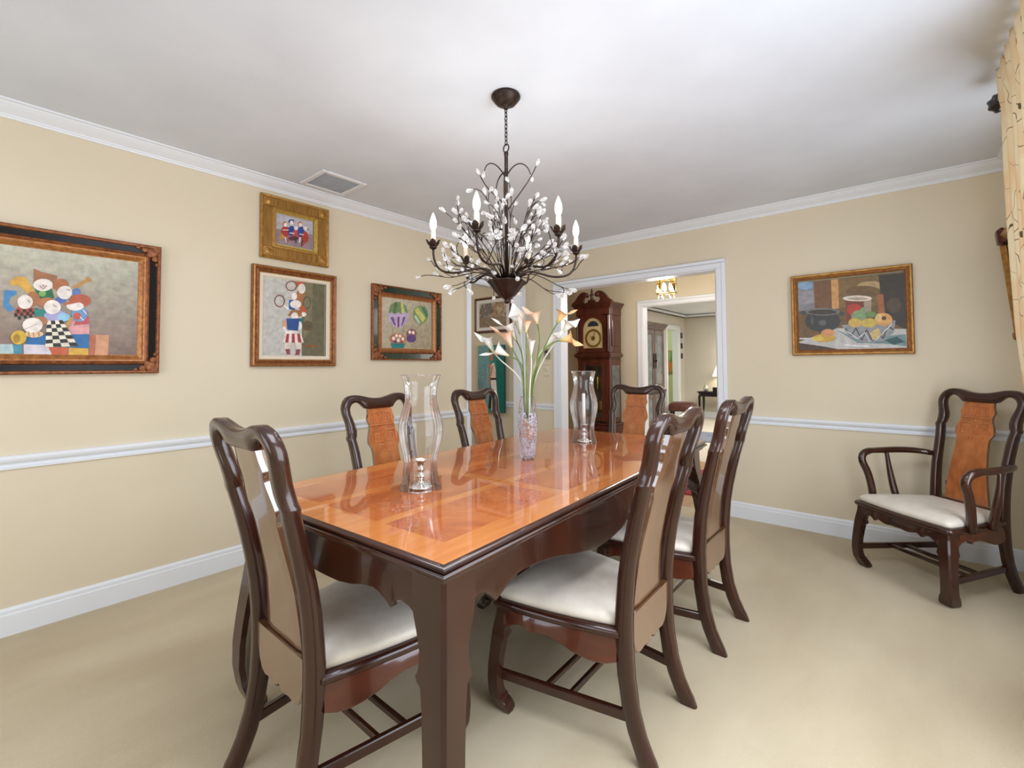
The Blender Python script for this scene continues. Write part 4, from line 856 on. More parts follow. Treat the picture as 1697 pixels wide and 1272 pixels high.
def make_chair(name, label, cat, loc, rz, group, arms=False):
    t = thing(name, label, cat, loc, rz, group)
    mb = MB()
    full = STILE + [((-a[0], a[1]), (-b[0], b[1])) for a, b in STILE[-2::-1]]
    ladder(mb, full); mb.build('back_frame', M['dark'], t, angle=60)
    sp = splat_mesh().build('splat', [M['backpanel'], M['splat']], t, angle=60)
    fw = fretwork().build('carved_fretwork', M['carve'], sp)
    # lower back panel under the splat
    low = [(-.158, .372), (-.146, .350), (-.134, .318), (-.118, .296), (-.095, .286), (-.06, .290), (-.03, .284), (-.012, .290), (0, .298), (.012, .290), (.03, .284), (.06, .290), (.095, .286), (.118, .296), (.134, .318), (.146, .350), (.158, .372)]
    mb = MB(); rows = []; yp = -.240
    for x, z in low:
        rows.append([(x, yp - .016, .427), (x, yp - .016, z + .006), (x, yp - .012, z), (x, yp + .004, z), (x, yp + .004, .427)])
    mb.loft(rows, smooth=False); mb.build('back_panel', M['backpanel'], t, angle=15)
    for s in (-1, 1):
        mb = MB(); ladder(mb, [((s * a * WS, z), (s * b * WS, z)) for z, a, b in ((.418, .186, .149), (.34, .185, .149), (.25, .184, .149), (.16, .184, .15), (.09, .185, .152), (.045, .186, .152), (.03, .187, .152), (.012, .186, .154), (0, .184, .157))])
        mb.build('leg', M['dark'], t, angle=60)
        front_leg(s, t)
    mb = MB(); mb.loft([seat_ring(i, z) for i, z in ((.010, .359), (-.002, .362), (-.006, .369), (-.005, .380), (.0, .387), (.010, .389))]); mb.build('seat_frame', M['dark'], t, angle=50)
    mb = MB(); mb.loft([seat_ring(i, z) for i, z in ((.016, .388), (.011, .396), (.011, .408), (.018, .419), (.038, .429), (.08, .436), (.14, .440))]); mb.build('seat', M['seat'], t, angle=70)
    am = M['mahog']
    a0, a1 = FH - .062, RH - .008
    apron_piece((FH - .012, FY - .045), (RH - .004, RY + .005), SIDEP, .012, 'side_apron', t, am)
    apron_piece((-(RH - .004), RY + .005), (-(FH - .012), FY - .045), [(1 - a, z) for a, z in SIDEP[::-1]], .012, 'side_apron', t, am)
    fp = [(a, z) for a, z in [(.5 - b, c) for b, c in FRONTH[::-1]]] + [(.5 + b, c) for b, c in FRONTH[1:]]
    apron_piece((-(FH - .05), FY - .008), (FH - .05, FY - .008), fp, .012, 'front_apron', t, M['dark'])
    for s in (-1, 1): MB().bar((s * .247, FY - .012, .118), (s * .168, yc(.125) + .006, .128), .020, .032).build('side_stretcher', M['dark'], t)
    for y in (-.050, .035):
        w = .168 + (.247 - .168) * (y + .256) / .466
        MB().bar((-w, y, .122), (w, y, .122), .017, .020).build('cross_stretcher', M['dark'], t)
    if arms:
        for s in (-1, 1):
            pts = bez((s * .200, yc(.66) + .01, .668), (s * .275, -.20, .688), (s * .305, -.07, .676), (s * .302, .06, .676), 10) + bez((s * .302, .06, .676), (s * .300, .118, .675), (s * .294, .160, .648), (s * .286, .132, .592), 7)[1:] + bez((s * .286, .132, .592), (s * .280, .104, .54), (s * .274, .092, .46), (s * .270, .090, .368), 6)[1:]
            rs = [.0155 + .004 * math.sin(PI * min(1, i / 12)) if i < 11 else .0205 for i in range(len(pts))]
            mb = MB(); mb.tube(pts, rs, 10); ar = mb.build('arm', M['dark'], t)
            mb = MB(); mb.tube(bez((s * .303, -.045, .672), (s * .300, -.055, .60), (s * .280, -.048, .48), (s * .250, -.058, .372), 10), [.0115, .0115, .0125, .0135, .015, .0165, .018, .019, .0195, .020, .0205], 8); mb.build('spindle', M['dark'], ar)
    return t
def place(proto, label, loc, rz, first):
    o = proto if first else dup(proto)
    o.location = loc; o.rotation_euler = (0, 0, rz); o['label'] = label
    return o
G = 'dining chairs around the table'
ch = make_chair('dining_chair', 'dining chair seen from behind at the near end of the table', 'chair', (0, 0, 0), 0, G)
def tl(lx, ly): p = tloc(lx, ly); return (p[0], p[1], 0)
CH = [('dark dining chair at the near left end of the table, seen from behind', CHAIRPOS[0]),
      ('dark dining chair on the right long side nearest the camera, white seat in full view', CHAIRPOS[1]),
      ('dark dining chair on the right long side farther from the camera, beside the doorway view', CHAIRPOS[2]),
      ('dining chair on the left long side behind the near hurricane glass, facing right', CHAIRPOS[3]),
      ('dining chair on the left long side behind the flower vase, near the side doorway', CHAIRPOS[4]),
      ('dining chair at the far end of the table, facing us near the tall clock', CHAIRPOS[5])]
for i, (lab, (x, y, r)) in enumerate(CH): place(ch, lab, (x, y, 0), r, i == 0)
arm = make_chair('armchair', 'dark wooden armchair with ivory seat against the back wall under the curtain', 'armchair', ARMPOS[0], ARMPOS[1], None, True)
# ---------------------------------------------------------------- chandelier
CX, CY = -1.347, 1.570
chd = thing('chandelier', 'bronze twig chandelier with six lit candle bulbs and clear crystal drops over the table', 'chandelier', (CX, CY, 0))
mb = MB(); mb.lathe([(.0, 2.44), (.064, 2.44), (.066, 2.436), (.066, 2.430), (.060, 2.425), (.058, 2.418), (.050, 2.411), (.046, 2.404), (.030, 2.397), (.016, 2.393), (.012, 2.386), (.009, 2.378), (0, 2.376)], 32); mb.build('canopy', M['iron'], chd, angle=50)
def link(mb, z, rx, rz, r, turn):
    n = 16; rings = []
    for k in range(n):
        a = 2 * PI * k / n; c = Vector((rx * math.cos(a), 0, rz * math.sin(a))); nrm = Vector((math.cos(a), 0, math.sin(a)))
        ring = [c + nrm * (r * math.cos(2 * PI * j / 6)) + Vector((0, 1, 0)) * (r * math.sin(2 * PI * j / 6)) for j in range(6)]
        if turn: ring = [Vector((p.y, p.x, p.z)) for p in ring]
        rings.append([(p.x, p.y, p.z + z) for p in ring])
    mb.loft(rings, loop=True)
mb = MB(); z = 2.372; i = 0
while z > 2.222:
    link(mb, z, .0062, .0125, .0021, i % 2); z -= .0185; i += 1
mb.build('chain', M['iron'], chd)
mb = MB(); link(mb, 2.198, .0155, .019, .0032, 0); mb.build('loop', M['iron'], chd)
mb = MB(); mb.lathe([(0, 2.182), (.010, 2.180), (.011, 2.17), (.0085, 2.165), (.0085, 2.06), (.011, 2.055), (.011, 2.045), (.008, 2.04), (.008, 1.60), (0, 1.6)], 14); mb.build('stem', M['iron'], chd)
mb = MB(); pr = [(0, 1.590), (.03, 1.586), (.070, 1.590), (.083, 1.594), (.084, 1.589), (.074, 1.578), (.062, 1.562), (.050, 1.545), (.036, 1.528), (.020, 1.518), (.012, 1.512), (.010, 1.506), (.012, 1.500), (.007, 1.494), (0, 1.492)]
rings = []
for r, z in pr: rings.append([(r * (1 + .05 * math.cos(8 * a)) * math.cos(a), r * (1 + .05 * math.cos(8 * a)) * math.sin(a), z) for a in [2 * PI * k / 48 for k in range(48)]])
mb.loft(rings, cap=False); mb.build('bowl', M['iron'], chd, angle=50)
drop = MB(); drop.lathe([(0, 0), (.0022, .0015), (.0050, .008), (.0078, .016), (.0086, .022), (.0072, .028), (.0040, .032), (0, .0335)], 7, smooth=False)
DROP = drop.build('crystal', M['crystal'], chd); DROPME = DROP.data; bpy.data.objects.remove(DROP)
ncrys = [0]; extra = []
def put_crystal(parent, p, d, s=1.0):
    d = Vector(d).normalized(); q = Vector((0, 0, 1)).rotation_difference(d)
    if ncrys[0] >= 100:
        extra.append((Vector(p), q, s)); return
    ncrys[0] += 1
    o = bpy.data.objects.new('crystal', DROPME); COL.objects.link(o); o.parent = parent
    o.location = p; o.rotation_mode = 'QUATERNION'; o.rotation_quaternion = q; o.scale = (s, s, s)
RA = .325
for k in range(6):
    a = math.radians(10 + 60 * k); ca, sa = math.cos(a), math.sin(a)
    # angles are taken from the camera's own right/forward axes turned into the room
    cy_, sy_ = math.cos(.6985), math.sin(.6985); dx, dy = ca * cy_ - sa * sy_, ca * sy_ + sa * cy_
    def P(r, z, side=0): return (dx * r - dy * side, dy * r + dx * side, z)
    pts = bez(P(.03, 1.60), P(.10, 1.685, .02), P(.17, 1.622, .03), P(.235, 1.622, .012), 9) + bez(P(.235, 1.622, .012), P(.295, 1.622, 0), P(RA, 1.645, 0), P(RA, 1.730), 9)[1:]
    mb = MB(); mb.tube(pts, [.0058] * 6 + [.005] * (len(pts) - 6), 8)
    ar = mb.build('arm', M['iron'], chd)
    mb = MB(); c = P(RA, 0)
    mb.lathe([(0, 1.726), (.010, 1.726), (.017, 1.732), (.017, 1.736), (0, 1.736)], 14, c)
    for j in range(5): # leaf cup
        b = 2 * PI * j / 5 + k; ux, uy = math.cos(b), math.sin(b); rows = []
        for t, r, w in ((0, .008, .004), (.3, .019, .011), (.6, .026, .014), (.85, .029, .010), (1, .033, .001)):
            z = 1.732 + .034 * t
            rows.append([(c[0] + ux * (r - .003) - uy * (-w), c[1] + uy * (r - .003) + ux * (-w), z), (c[0] + ux * (r + .002), c[1] + uy * (r + .002), z), (c[0] + ux * (r - .003) - uy * w, c[1] + uy * (r - .003) + ux * w, z)])
        mb.loft(rows, closed=False, cap=False)
    mb.build('leaf_cup', M['iron'], ar, recalc=False)
    mb = MB(); mb.lathe([(0, 1.736), (.0108, 1.736), (.0112, 1.740), (.0108, 1.803), (.009, 1.806), (0, 1.806)], 16, c); mb.build('candle_sleeve', M['sleeve'], ar)
    mb = MB(); mb.lathe([(.006, 1.806), (.0090, 1.811), (.0135, 1.822), (.0155, 1.835), (.0140, 1.850), (.0095, 1.866), (.0048, 1.879), (.0015, 1.886), (0, 1.888)], 16, c); mb.build('bulb', M['bulb'], ar)
    ld = bpy.data.lights.new('bulb light', 'POINT'); ld.energy = BULBW; ld.color = (1, .97, .93); ld.shadow_soft_size = .02
    lo = bpy.data.objects.new('bulb_light', ld); COL.objects.link(lo); lo.location = (CX + c[0] * 1.0, CY + c[1] * 1.0, 1.915)
    for t_, sd in ((10, 1), (14, -1)):
        p = pts[t_]; q = Vector(P(RA * (.86 if t_ == 10 else 1.04), 1.69 + .02 * (k % 3), sd * .07))
        mb = MB(); tw = bez(p, (p + q) / 2 + Vector((0, 0, -.02)), (p + q) / 2 + Vector((0, 0, .01)), q, 6); mb.tube(tw, .0022, 5); b = mb.build('branch', M['iron'], ar)
        put_crystal(b, tw[-1], tw[-1] - tw[-3], .95)
rnd = random.Random(21)
def twig(a, r0, z0, r1, z1, lift, nsub, big=.0026, curl=0):
    ca, sa = math.cos(a), math.sin(a)
    def P(r, z, s=0): return Vector((ca * r - sa * s, sa * r + ca * s, z))
    sd = rnd.uniform(-.09, .09)
    pts = bez(P(r0, z0), P(r0 + (r1 - r0) * .35, z0 + lift), P(r0 + (r1 - r0) * .7, z1 - .05 + curl, sd * .6), P(r1, z1, sd), 10)
    mb = MB(); mb.tube(pts, [big * (1 - .045 * i) for i in range(11)], 6)
    subs = []
    for j in range(nsub):
        i = rnd.randint(4, 9); p = pts[i]; d = (pts[i + 1] - pts[i - 1]).normalized()
        off = Vector((rnd.uniform(-1, 1), rnd.uniform(-1, 1), rnd.uniform(-.4, 1))).normalized()
        L = rnd.uniform(.04, .085); q = p + d * L * .75 + off * L * .6
        s = bez(p, p + d * L * .4, q - off * L * .15 + Vector((0, 0, .008)), q, 5); mb.tube(s, .0019, 5); subs.append((s[-1], s[-1] - s[-2]))
    o = mb.build('branch', M['iron'], chd)
    put_crystal(o, pts[-1], pts[-1] - pts[-2], rnd.uniform(.95, 1.2))
    for p, d in subs: put_crystal(o, p, d, rnd.uniform(.85, 1.15))
for i in range(15):   # low outer ring
    twig(2 * PI * i / 15 + rnd.uniform(-.15, .15), .03, 1.595, rnd.uniform(.24, .345), rnd.uniform(1.60, 1.72), rnd.uniform(.03, .10), 4)
for i in range(12):   # middle ring
    twig(2 * PI * (i + .5) / 12 + rnd.uniform(-.2, .2), .03, 1.60, rnd.uniform(.18, .30), rnd.uniform(1.76, 1.90), rnd.uniform(.08, .14), 4)
for i in range(11):   # inner spray
    twig(2 * PI * i / 11 + rnd.uniform(-.2, .2), .022, 1.60, rnd.uniform(.07, .17), rnd.uniform(1.80, 1.96), rnd.uniform(.12, .2), 4, .0023)
for i in range(7):    # drooping tips
    twig(2 * PI * i / 7 + .3, .05, 1.60, rnd.uniform(.2, .3), rnd.uniform(1.52, 1.58), .06, 1, .0026, .06)
# curled tendrils high on the stem, crystal buds at some of their tips
for a, pts in ((0.75, [(.006, 2.08), (.05, 2.16), (.10, 2.13), (.11, 2.08)]), (3.85, [(.006, 2.07), (.05, 2.15), (.09, 2.14), (.098, 2.095)]), (0.6, [(.010, 1.92), (.05, 1.98), (.10, 2.03), (.135, 2.11)]), (3.75, [(.006, 1.93), (.03, 1.98), (.08, 1.99), (.12, 2.08)]), (5.2, [(.006, 2.10), (.05, 2.06), (.055, 1.98), (.03, 1.88)]), (2.2, [(.006, 2.10), (.055, 2.05), (.05, 1.95), (.03, 1.86)]), (4.3, [(.006, 2.09), (.05, 2.06), (.06, 1.99), (.05, 1.90)])):
    ca, sa = math.cos(a), math.sin(a)
    b = bez(*[(ca * r, sa * r, z) for r, z in pts], 12)
    mb = MB(); mb.tube(b, [.0034 - .0001 * i for i in range(13)], 6); o = mb.build('tendril', M['iron'], chd)
    put_crystal(o, b[-1], b[-1] - b[-2], 1.05)
if extra:
    mb = MB()
    for p, q, s in extra:
        vs = [p + q @ (Vector(v.co) * s) for v in DROPME.vertices]
        mb.add(vs, [tuple(f.vertices) for f in DROPME.polygons], 0, False)
    o = mb.build('crystal_drops', M['crystal'], chd, recalc=False); o['kind'] = 'stuff'
# ---------------------------------------------------------------- on the table
TZ = .7605
def hurricane(lx, ly, label):
    x, y, _ = tloc(lx, ly)
    t = thing('hurricane_glass', label, 'hurricane glass', (x, y, TZ), 0, 'hurricane glasses on the table')
    pr = [(.0765, .001), (.0740, .010), (.0690, .028), (.0635, .052), (.0610, .075), (.0618, .098), (.0660, .125), (.0730, .155), (.0795, .182), (.0830, .208), (.0826, .232), (.0780, .258), (.0700, .285), (.0630, .308), (.0590, .328), (.0590, .350), (.0615, .372), (.0660, .395), (.0715, .414), (.0740, .421)]
    mb = MB(); mb.lathe(pr, 48); mb.build('glass_shade', M['glass'], t, recalc=False)
    for r, z in ((.0765, .0015), (.0740, .421)): # ground rims
        MB().lathe([(r - .0016, z), (r, z - .0012), (r + .0016, z), (r, z + .0012), (r - .0016, z)], 48).build('rim', M['glass'], t)
    return x, y
def candlestick(x, y, label, low):
    t = thing('candlestick', label, 'candlestick', (x, y, TZ), 0, None)
    mb = MB(); mb.lathe([(0, 0), (.040, 0), (.045, .003), (.044, .008), (.036, .011), (.024, .014), (.012, .022), (.009, .032), (.015, .038), (.018, .046), (.013, .053), (.008, .057), (.010, .063), (.016, .068), (.011, .076), (.010, .082), (0, .084)], 28); mb.build('stem', M['silver'], t)
    mb = MB(); mb.lathe([(0, .082), (.010, .082), (.013, .090), (.020, .101), (.0225, .106), (.0205, .106), (.012, .096), (0, .094)], 24); mb.build('cup', M['silver'], t)
hx, hy = hurricane(-.043, -.656, 'clear glass hurricane shade at the near end of the table, no candle in it')
candlestick(hx, hy, 'small silver candlestick without a candle inside the near hurricane glass', 0)
hx, hy = hurricane(-.050, .632, 'clear glass hurricane shade at the far end of the table with a white candle inside')
candlestick(hx, hy, 'small silver candlestick holding a white candle inside the far hurricane glass', 0)
cd = MB(); cd.lathe([(0, .096), (.0108, .096), (.0105, .19), (.0100, .285), (.007, .288), (0, .288)], 16); cd.tube([(0, 0, .287), (.001, 0, .297)], .0008, 5)
cd = cd.build('candle', M['wax']); cd.location = (hx, hy, TZ); tag(cd, 'white taper candle inside the far hurricane glass', 'candle')
vx, vy = -1.414, 1.800
vt = thing('glass_vase', 'tall clear glass vase of calla lilies half filled with glass chips, middle of the table', 'vase', (vx, vy, TZ))
vp = [(0, .001), (.024, .001), (.031, .004), (.034, .012), (.038, .04), (.0445, .09), (.0485, .14), (.0490, .18), (.0465, .22), (.0420, .255), (.0365, .285), (.0335, .302)]
mb = MB(); mb.lathe(vp, 40); mb.build('glass_body', M['vaseglass'], vt, recalc=False)
mb = MB(); mb.lathe([(.032, .302), (.0335, .3008), (.035, .302), (.0335, .3032), (.032, .302)], 40); mb.build('rim', M['vaseglass'], vt)
mb = MB(); mb.lathe([(0, .0), (.024, .0), (.028, .006), (.020, .009), (0, .009)], 32); mb.build('base', M['vaseglass'], vt)
rb = random.Random(5); mb = MB()
ico = bmesh.new(); bmesh.ops.create_icosphere(ico, subdivisions=1, radius=1); IV = [v.co.copy() for v in ico.verts]; IF = [tuple(v.index for v in f.verts) for f in ico.faces]; ico.free()
for i in range(520):
    z = rb.uniform(.014, .222); R = smoothstep_tab([(b, a) for a, b in vp[2:]], z) - .008
    a = rb.uniform(0, 2 * PI); r = R * (1 - .5 * rb.random() ** 2.2); s = rb.uniform(.0045, .0068)
    c = Vector((r * math.cos(a), r * math.sin(a), z)); e = Matrix.Rotation(rb.uniform(0, 6), 3, Vector((rb.random(), rb.random(), rb.random() + .1)))
    mb.add([c + e @ Vector((v.x * s, v.y * s * .8, v.z * s * 1.1)) for v in IV], IF, 1 if .10 < z < .185 and rb.random() < .42 else 0, False)
gc = mb.build('glass_chips', [M['bead'], M['beadcopper']], None, recalc=False); gc.location = (vx, vy, TZ); gc['kind'] = 'stuff'
tag(gc, 'grey and copper glass chips filling the lower part of the vase', 'glass chips')
PET = {'white': ((250, 250, 248), (238, 240, 226), (178, 194, 128)), 'peach': ((250, 206, 174), (250, 222, 196), (196, 186, 110)), 'amber': ((246, 196, 140), (238, 206, 140), (150, 150, 70))}
def calla(kind, base, tip, stemwhite, label, fat=1.0):
    base, tip = Vector(base), Vector(tip); d = tip - base; L = max(.098, d.length * 1.02); d.normalize()
    t = thing('calla_lily', label, 'flower', tuple(base), 0, 'calla lilies in the vase')
    side = Vector((.766, .643, 0)); tocam = Vector((.64, -.77, .12)).normalized()
    # the throat of the flower opens upwards and towards the room
    n1 = Vector((0, 0, 1)) * .7 + tocam * rf.uniform(-.1, .75) + side * rf.uniform(-.7, .7); n1 = n1 - d * n1.dot(d)
    n1.normalize(); n2 = d.cross(n1)
    rim, mid, low = [lin(c) for c in PET[kind]]
    nu, nv = 9, 22; mb = MB(); rows = []; 
    for i in range(nu + 1):
        u = i / nu; row = []
        for j in range(nv + 1):
            ph = -PI * 1.06 + 2.12 * PI * j / nv
            back = .5 * (1 - math.cos(ph))   # 1 at the back lip that carries the pointed tip is ph = +-pi ; 0 at the open side
            tipw = max(0, math.cos(ph)) ** 1.7
            ln = L * u * (.66 + .50 * tipw)
            r = (.005 + .0275 * fat * u ** 1.35) * (1 - .25 * tipw * u)
            curl = max(0, u - .72) / .28
            r += .008 * fat * curl ** 1.6 * (1 - .6 * tipw)
            ln -= .010 * curl ** 2 * (1 - tipw)
            spiral = .003 * (j / nv)
            o = min(1, max(0, (ln / L - .60) / .56))
            p = d * ln + n1 * (-math.cos(ph) * (r + spiral) * (1 - .25 * o)) + n2 * (math.sin(ph) * (r + spiral) * (1 - .8 * o))
            p += n1 * (-.024 * tipw * curl ** 1.5)
            row.append(p)
        rows.append(row)
    vs = [p for r in rows for p in r]; w = nv + 1
    for i in range(nu):
        u = (i + .5) / nu
        c = tuple(low[k] + (mid[k] - low[k]) * min(1, u / .35) for k in range(3)) if u < .35 else tuple(mid[k] + (rim[k] - mid[k]) * (u - .35) / .65 for k in range(3))
        mb.add([], [], 0)
        for j in range(nv): mb.f.append([i * w + j, i * w + j + 1, (i + 1) * w + j + 1, (i + 1) * w + j]); mb.m.append(0); mb.sm.append(True); mb.c.append(c + (1,))
    mb.v = [tuple(p) for p in vs]
    mb.build('spathe', M['petal'], t, recalc=False)
    mb = MB(); mb.tube([d * (L * .12), d * (L * .35), d * (L * .58)], [.0035, .0042, .002], 7); mb.build('spadix', plain('yellow spadix', (236, 196, 90), .6) if 'spadix' not in M else M['spadix'], t)
    hor = Vector((base.x - vx, base.y - vy, 0)); hl = hor.length or 1
    kf = rf.uniform(.55, 1.0)
    neck = Vector((vx, vy, TZ + .30)) + hor / hl * (.024 * kf)
    foot = Vector((vx, vy, TZ + .20)) + hor / hl * (.017 * kf)
    up = neck + (neck - foot).normalized() * .14
    pts = [foot] + bez(neck, up, base - d * min(.10, .5 * (base - neck).length), base + d * .004, 12)
    mb = MB(); mb.tube([p - base for p in pts], [.0038] * 6 + [.0034] * (len(pts) - 6), 7); mb.build('stem', M['stemwhite'] if stemwhite else M['stem'], t)
M['spadix'] = plain('yellow spadix', (236, 196, 90), .6)
rf = random.Random(3)
for kind, b, tp_, sw_, lab, fat in [
    ('white', (-1.482, 1.743, 1.265), (-1.567, 1.669, 1.309), 0, 'large white calla lily leaning left, lowest of the white blooms', 1.35),
    ('white', (-1.56, 1.716, 1.285), (-1.604, 1.674, 1.385), 1, 'white calla lily at the far left with its tip curling up', .8),
    ('peach', (-1.451, 1.728, 1.304), (-1.491, 1.69, 1.413), 0, 'peach calla lily on the left just above the large white bloom', 1.25),
    ('white', (-1.466, 1.778, 1.343), (-1.518, 1.73, 1.46), 0, 'white calla lily left of the middle with a long pointed tip', 1.2),
    ('white', (-1.469, 1.814, 1.376), (-1.486, 1.793, 1.525), 1, 'tallest white calla lily, upright under the chandelier bowl', 1.1),
    ('peach', (-1.384, 1.755, 1.375), (-1.383, 1.753, 1.437), 0, 'small peach calla lily in the middle behind the white ones', .95),
    ('peach', (-1.383, 1.845, 1.422), (-1.404, 1.824, 1.505), 0, 'peach calla lily right of the middle, wide open at the top', 1.2),
    ('white', (-1.381, 1.789, 1.259), (-1.381, 1.783, 1.391), 1, 'slim closed white calla lily in the middle of the bunch', .7),
    ('amber', (-1.296, 1.892, 1.424), (-1.254, 1.923, 1.502), 0, 'amber calla lily at the upper right against the door casing', 1.15),
    ('white', (-1.31, 1.961, 1.382), (-1.267, 1.993, 1.45), 1, 'white calla lily at the right behind the amber ones', .95),
    ('amber', (-1.26, 1.861, 1.336), (-1.191, 1.918, 1.348), 0, 'amber calla lily at the far right with its tip pointing right', 1.1),
    ('white', (-1.369, 1.888, 1.309), (-1.305, 1.937, 1.405), 1, 'narrow white calla bud leaning right below the amber blooms', .6)]:
    calla(kind, b, tp_, sw_, lab, fat)
# ---------------------------------------------------------------- pictures
def canvas_mesh(w, h, y, shapes, bg, name, parent, mat=None, cols=None):
    """flat painted shapes, layered a hair apart, in canvas units 0..1 (left to right, bottom to top)"""
    mb = MB(); nx, nz = 26, 20
    rr_ = random.Random(len(shapes))
    for i in range(nx):
        for j in range(nz):
            u, v = (i + .5) / nx, (j + .5) / nz
            c = [bg[2][k] * (1 - u) * v + bg[3][k] * u * v + bg[0][k] * (1 - u) * (1 - v) + bg[1][k] * u * (1 - v) for k in range(3)]
            c = [x + rr_.uniform(-2.5, 2.5) for x in c]
            X = lambda a: (a - .5) * w
            Z = lambda a: (a - .5) * h
            mb.add([(X(i / nx), y, Z(j / nz)), (X((i + 1) / nx), y, Z(j / nz)), (X((i + 1) / nx), y, Z((j + 1) / nz)), (X(i / nx), y, Z((j + 1) / nz))], [(0, 1, 2, 3)], 0, False, lin(c))
    for k, (pts, c) in enumerate(shapes):
        yy = y - .00025 - .0001 * k
        vs = [((u - .5) * w, yy, (v - .5) * h) for u, v in pts]
        mb.add(vs, [tuple(range(len(vs)))], 0, False, lin(c))
    return mb.build(name, mat or M['paint'], parent, recalc=False)
def frame_rings(w, h, prof):
    return [(w / 2 - i, h / 2 - i, -d) for i, d in prof]
def picture(label, wall, a, z, w, h, prof, mats, matlist, canvas, group='paintings on the walls', name='framed_painting', corners=None, extra=None, cat='painting'):
    """a framed picture centred at (a, z) on a wall; prof = (inset, depth) from the wall outwards and inwards"""
    loc, rz = {'L': ((XL, a, z), PI / 2), 'B': ((a, YB, z), 0), 'R': ((XR, a, z), -PI / 2)}[wall]
    t = thing(name, label, cat, loc, rz, group)
    mb = MB(); mb.rects(frame_rings(w, h, prof), mats); mb.build('frame', matlist, t, recalc=False)
    if corners:
        sz, dp, cm = corners
        for sx in (-1, 1):
            for sz_ in (-1, 1):
                mb = MB()
                for (u, v, r) in ((.45, .45, .34), (.85, .32, .2), (.32, .85, .2), (.25, .25, .24), (.62, .62, .18), (1.2, .22, .13), (.22, 1.2, .13), (.75, .1, .12), (.1, .75, .12)):
                    cx_, cz = sx * (w / 2 - u * sz), sz_ * (h / 2 - v * sz); R = r * sz
                    mb.lathe([(R, 0), (R * .92, .004), (R * .6, .0075), (R * .25, .006), (0, .0085)], 10, m=0)
                    for i in range(len(mb.v) - 50, len(mb.v)):
                        p = mb.v[i]; mb.v[i] = (cx_ + p[0], -dp - p[2], cz + p[1])
                mb.build('corner_ornament', cm, t)
    canvas(t)
    return t
P = PAINT
def cv(key, y, bg):
    rc, sh = P[key]
    return rc, lambda t, w, h: canvas_mesh(w, h, y, sh, bg, 'canvas', t)
def std(key, wall, label, a0, a1, z0, z1, prof, mats, ml, y, bg, corners=None, liner=None):
    rc, sh = P[key]; w, h = a1 - a0, z1 - z0; ca, cz = (a0 + a1) / 2, (z0 + z1) / 2
    def canvas(t):
        o = canvas_mesh(rc[1] - rc[0], rc[3] - rc[2], y, sh, bg, 'canvas', t)
        o.location = ((rc[0] + rc[1]) / 2 - ca, 0, (rc[2] + rc[3]) / 2 - cz)
        if liner:
            mb = MB(); mb.rects([(w / 2 - i, h / 2 - i, -d) for i, d in liner]); mb.build('liner', M['linen'], t, recalc=False)
    return picture(label, wall, ca, cz, w, h, prof, mats, ml, canvas, corners=corners)
# big painting: gilt edge, black channel, gilt inner band
std('band', 'L', 'large black and gilt framed painting of a band of musicians, leftmost on the wall', -.232, .707, 1.186, 1.882,
    [(0, .002), (0, .030), (.006, .034), (.014, .032), (.018, .024), (.046, .018), (.050, .026), (.058, .030), (.066, .024), (.072, .024), (.080, .026), (.094, .016), (.1005, .014)], [0, 0, 0, 0, 1, 0, 0, 0, 2, 2, 2, 2], [M['goldbrown'], M['black'], M['goldinner']], -.0148,
    ((140, 112, 98), (122, 98, 86), (204, 202, 182), (186, 186, 166)), (.085, .028, M['goldbrown']))
std('gold', 'L', 'small painting of seated players in a wide gilt frame, near the ceiling', 1.227, 1.688, 1.926, 2.343,
    [(0, .002), (0, .026), (.006, .030), (.012, .028), (.018, .024), (.072, .022), (.078, .027), (.086, .028), (.098, .012), (.1045, .012)], [0, 0, 0, 0, 1, 0, 0, 2, 2], [M['gold'], plain('striated gilt', (164, 120, 52), .4, metal=.4, vary=((132, 92, 38), 90, (1, 1, .1)), bump=(260, .2, .002)), M['goldpale']], -.0125,
    ((138, 110, 108), (120, 96, 96), (180, 178, 190), (180, 180, 190)))
gp_ = [o for o in bpy.data.objects if o.get('label', '').startswith('small painting of seated')][0]
for sx in (-1, 1):
    for sz in (-1, 1):
        cx_, cz = sx * (.2305 - .046), sz * (.2085 - .046); mb = MB(); mb.rbox(cx_ - .03, cx_ + .03, -.028, -.02, cz - .03, cz + .03, .003); mb.lathe([(.024, 0), (.022, .004), (.016, .003), (.010, .007), (0, .008)], 16)
        for i in range(len(mb.v) - 80, len(mb.v)):
            p = mb.v[i]; mb.v[i] = (cx_ + p[0], -.028 - p[2], cz + p[1])
        mb.build('corner_rosette', M['gold'], gp_)
std('tennis', 'L', 'brown framed painting of tennis players holding rackets, below the small gilt one', 1.180, 1.748, 1.221, 1.872,
    [(0, .002), (0, .032), (.005, .038), (.012, .040), (.020, .036), (.026, .030), (.034, .033), (.040, .028), (.046, .024)], [0, 0, 1, 0, 0, 0, 0, 1], [M['goldbrown'], M['gold']], -.0165,
    ((190, 186, 178), (96, 90, 64), (196, 196, 190), (112, 108, 80)), None, [(.046, .024), (.050, .026), (.064, .024), (.068, .019), (.0715, .016)])
std('balloon', 'L', 'dark green and gilt framed painting of hot air balloons, nearest the side doorway', 2.050, 2.754, 1.268, 1.865,
    [(0, .002), (0, .028), (.004, .032), (.009, .030), (.012, .024), (.054, .019), (.058, .026), (.064, .030), (.074, .026), (.086, .018), (.097, .014)], [0, 0, 0, 0, 1, 0, 0, 0, 2, 2], [M['goldbrown'], M['greenlac'], M['goldinner']], -.0148,
    ((190, 178, 152), (156, 142, 112), (198, 188, 166), (184, 172, 146)), (.095, .027, M['goldbrown']))
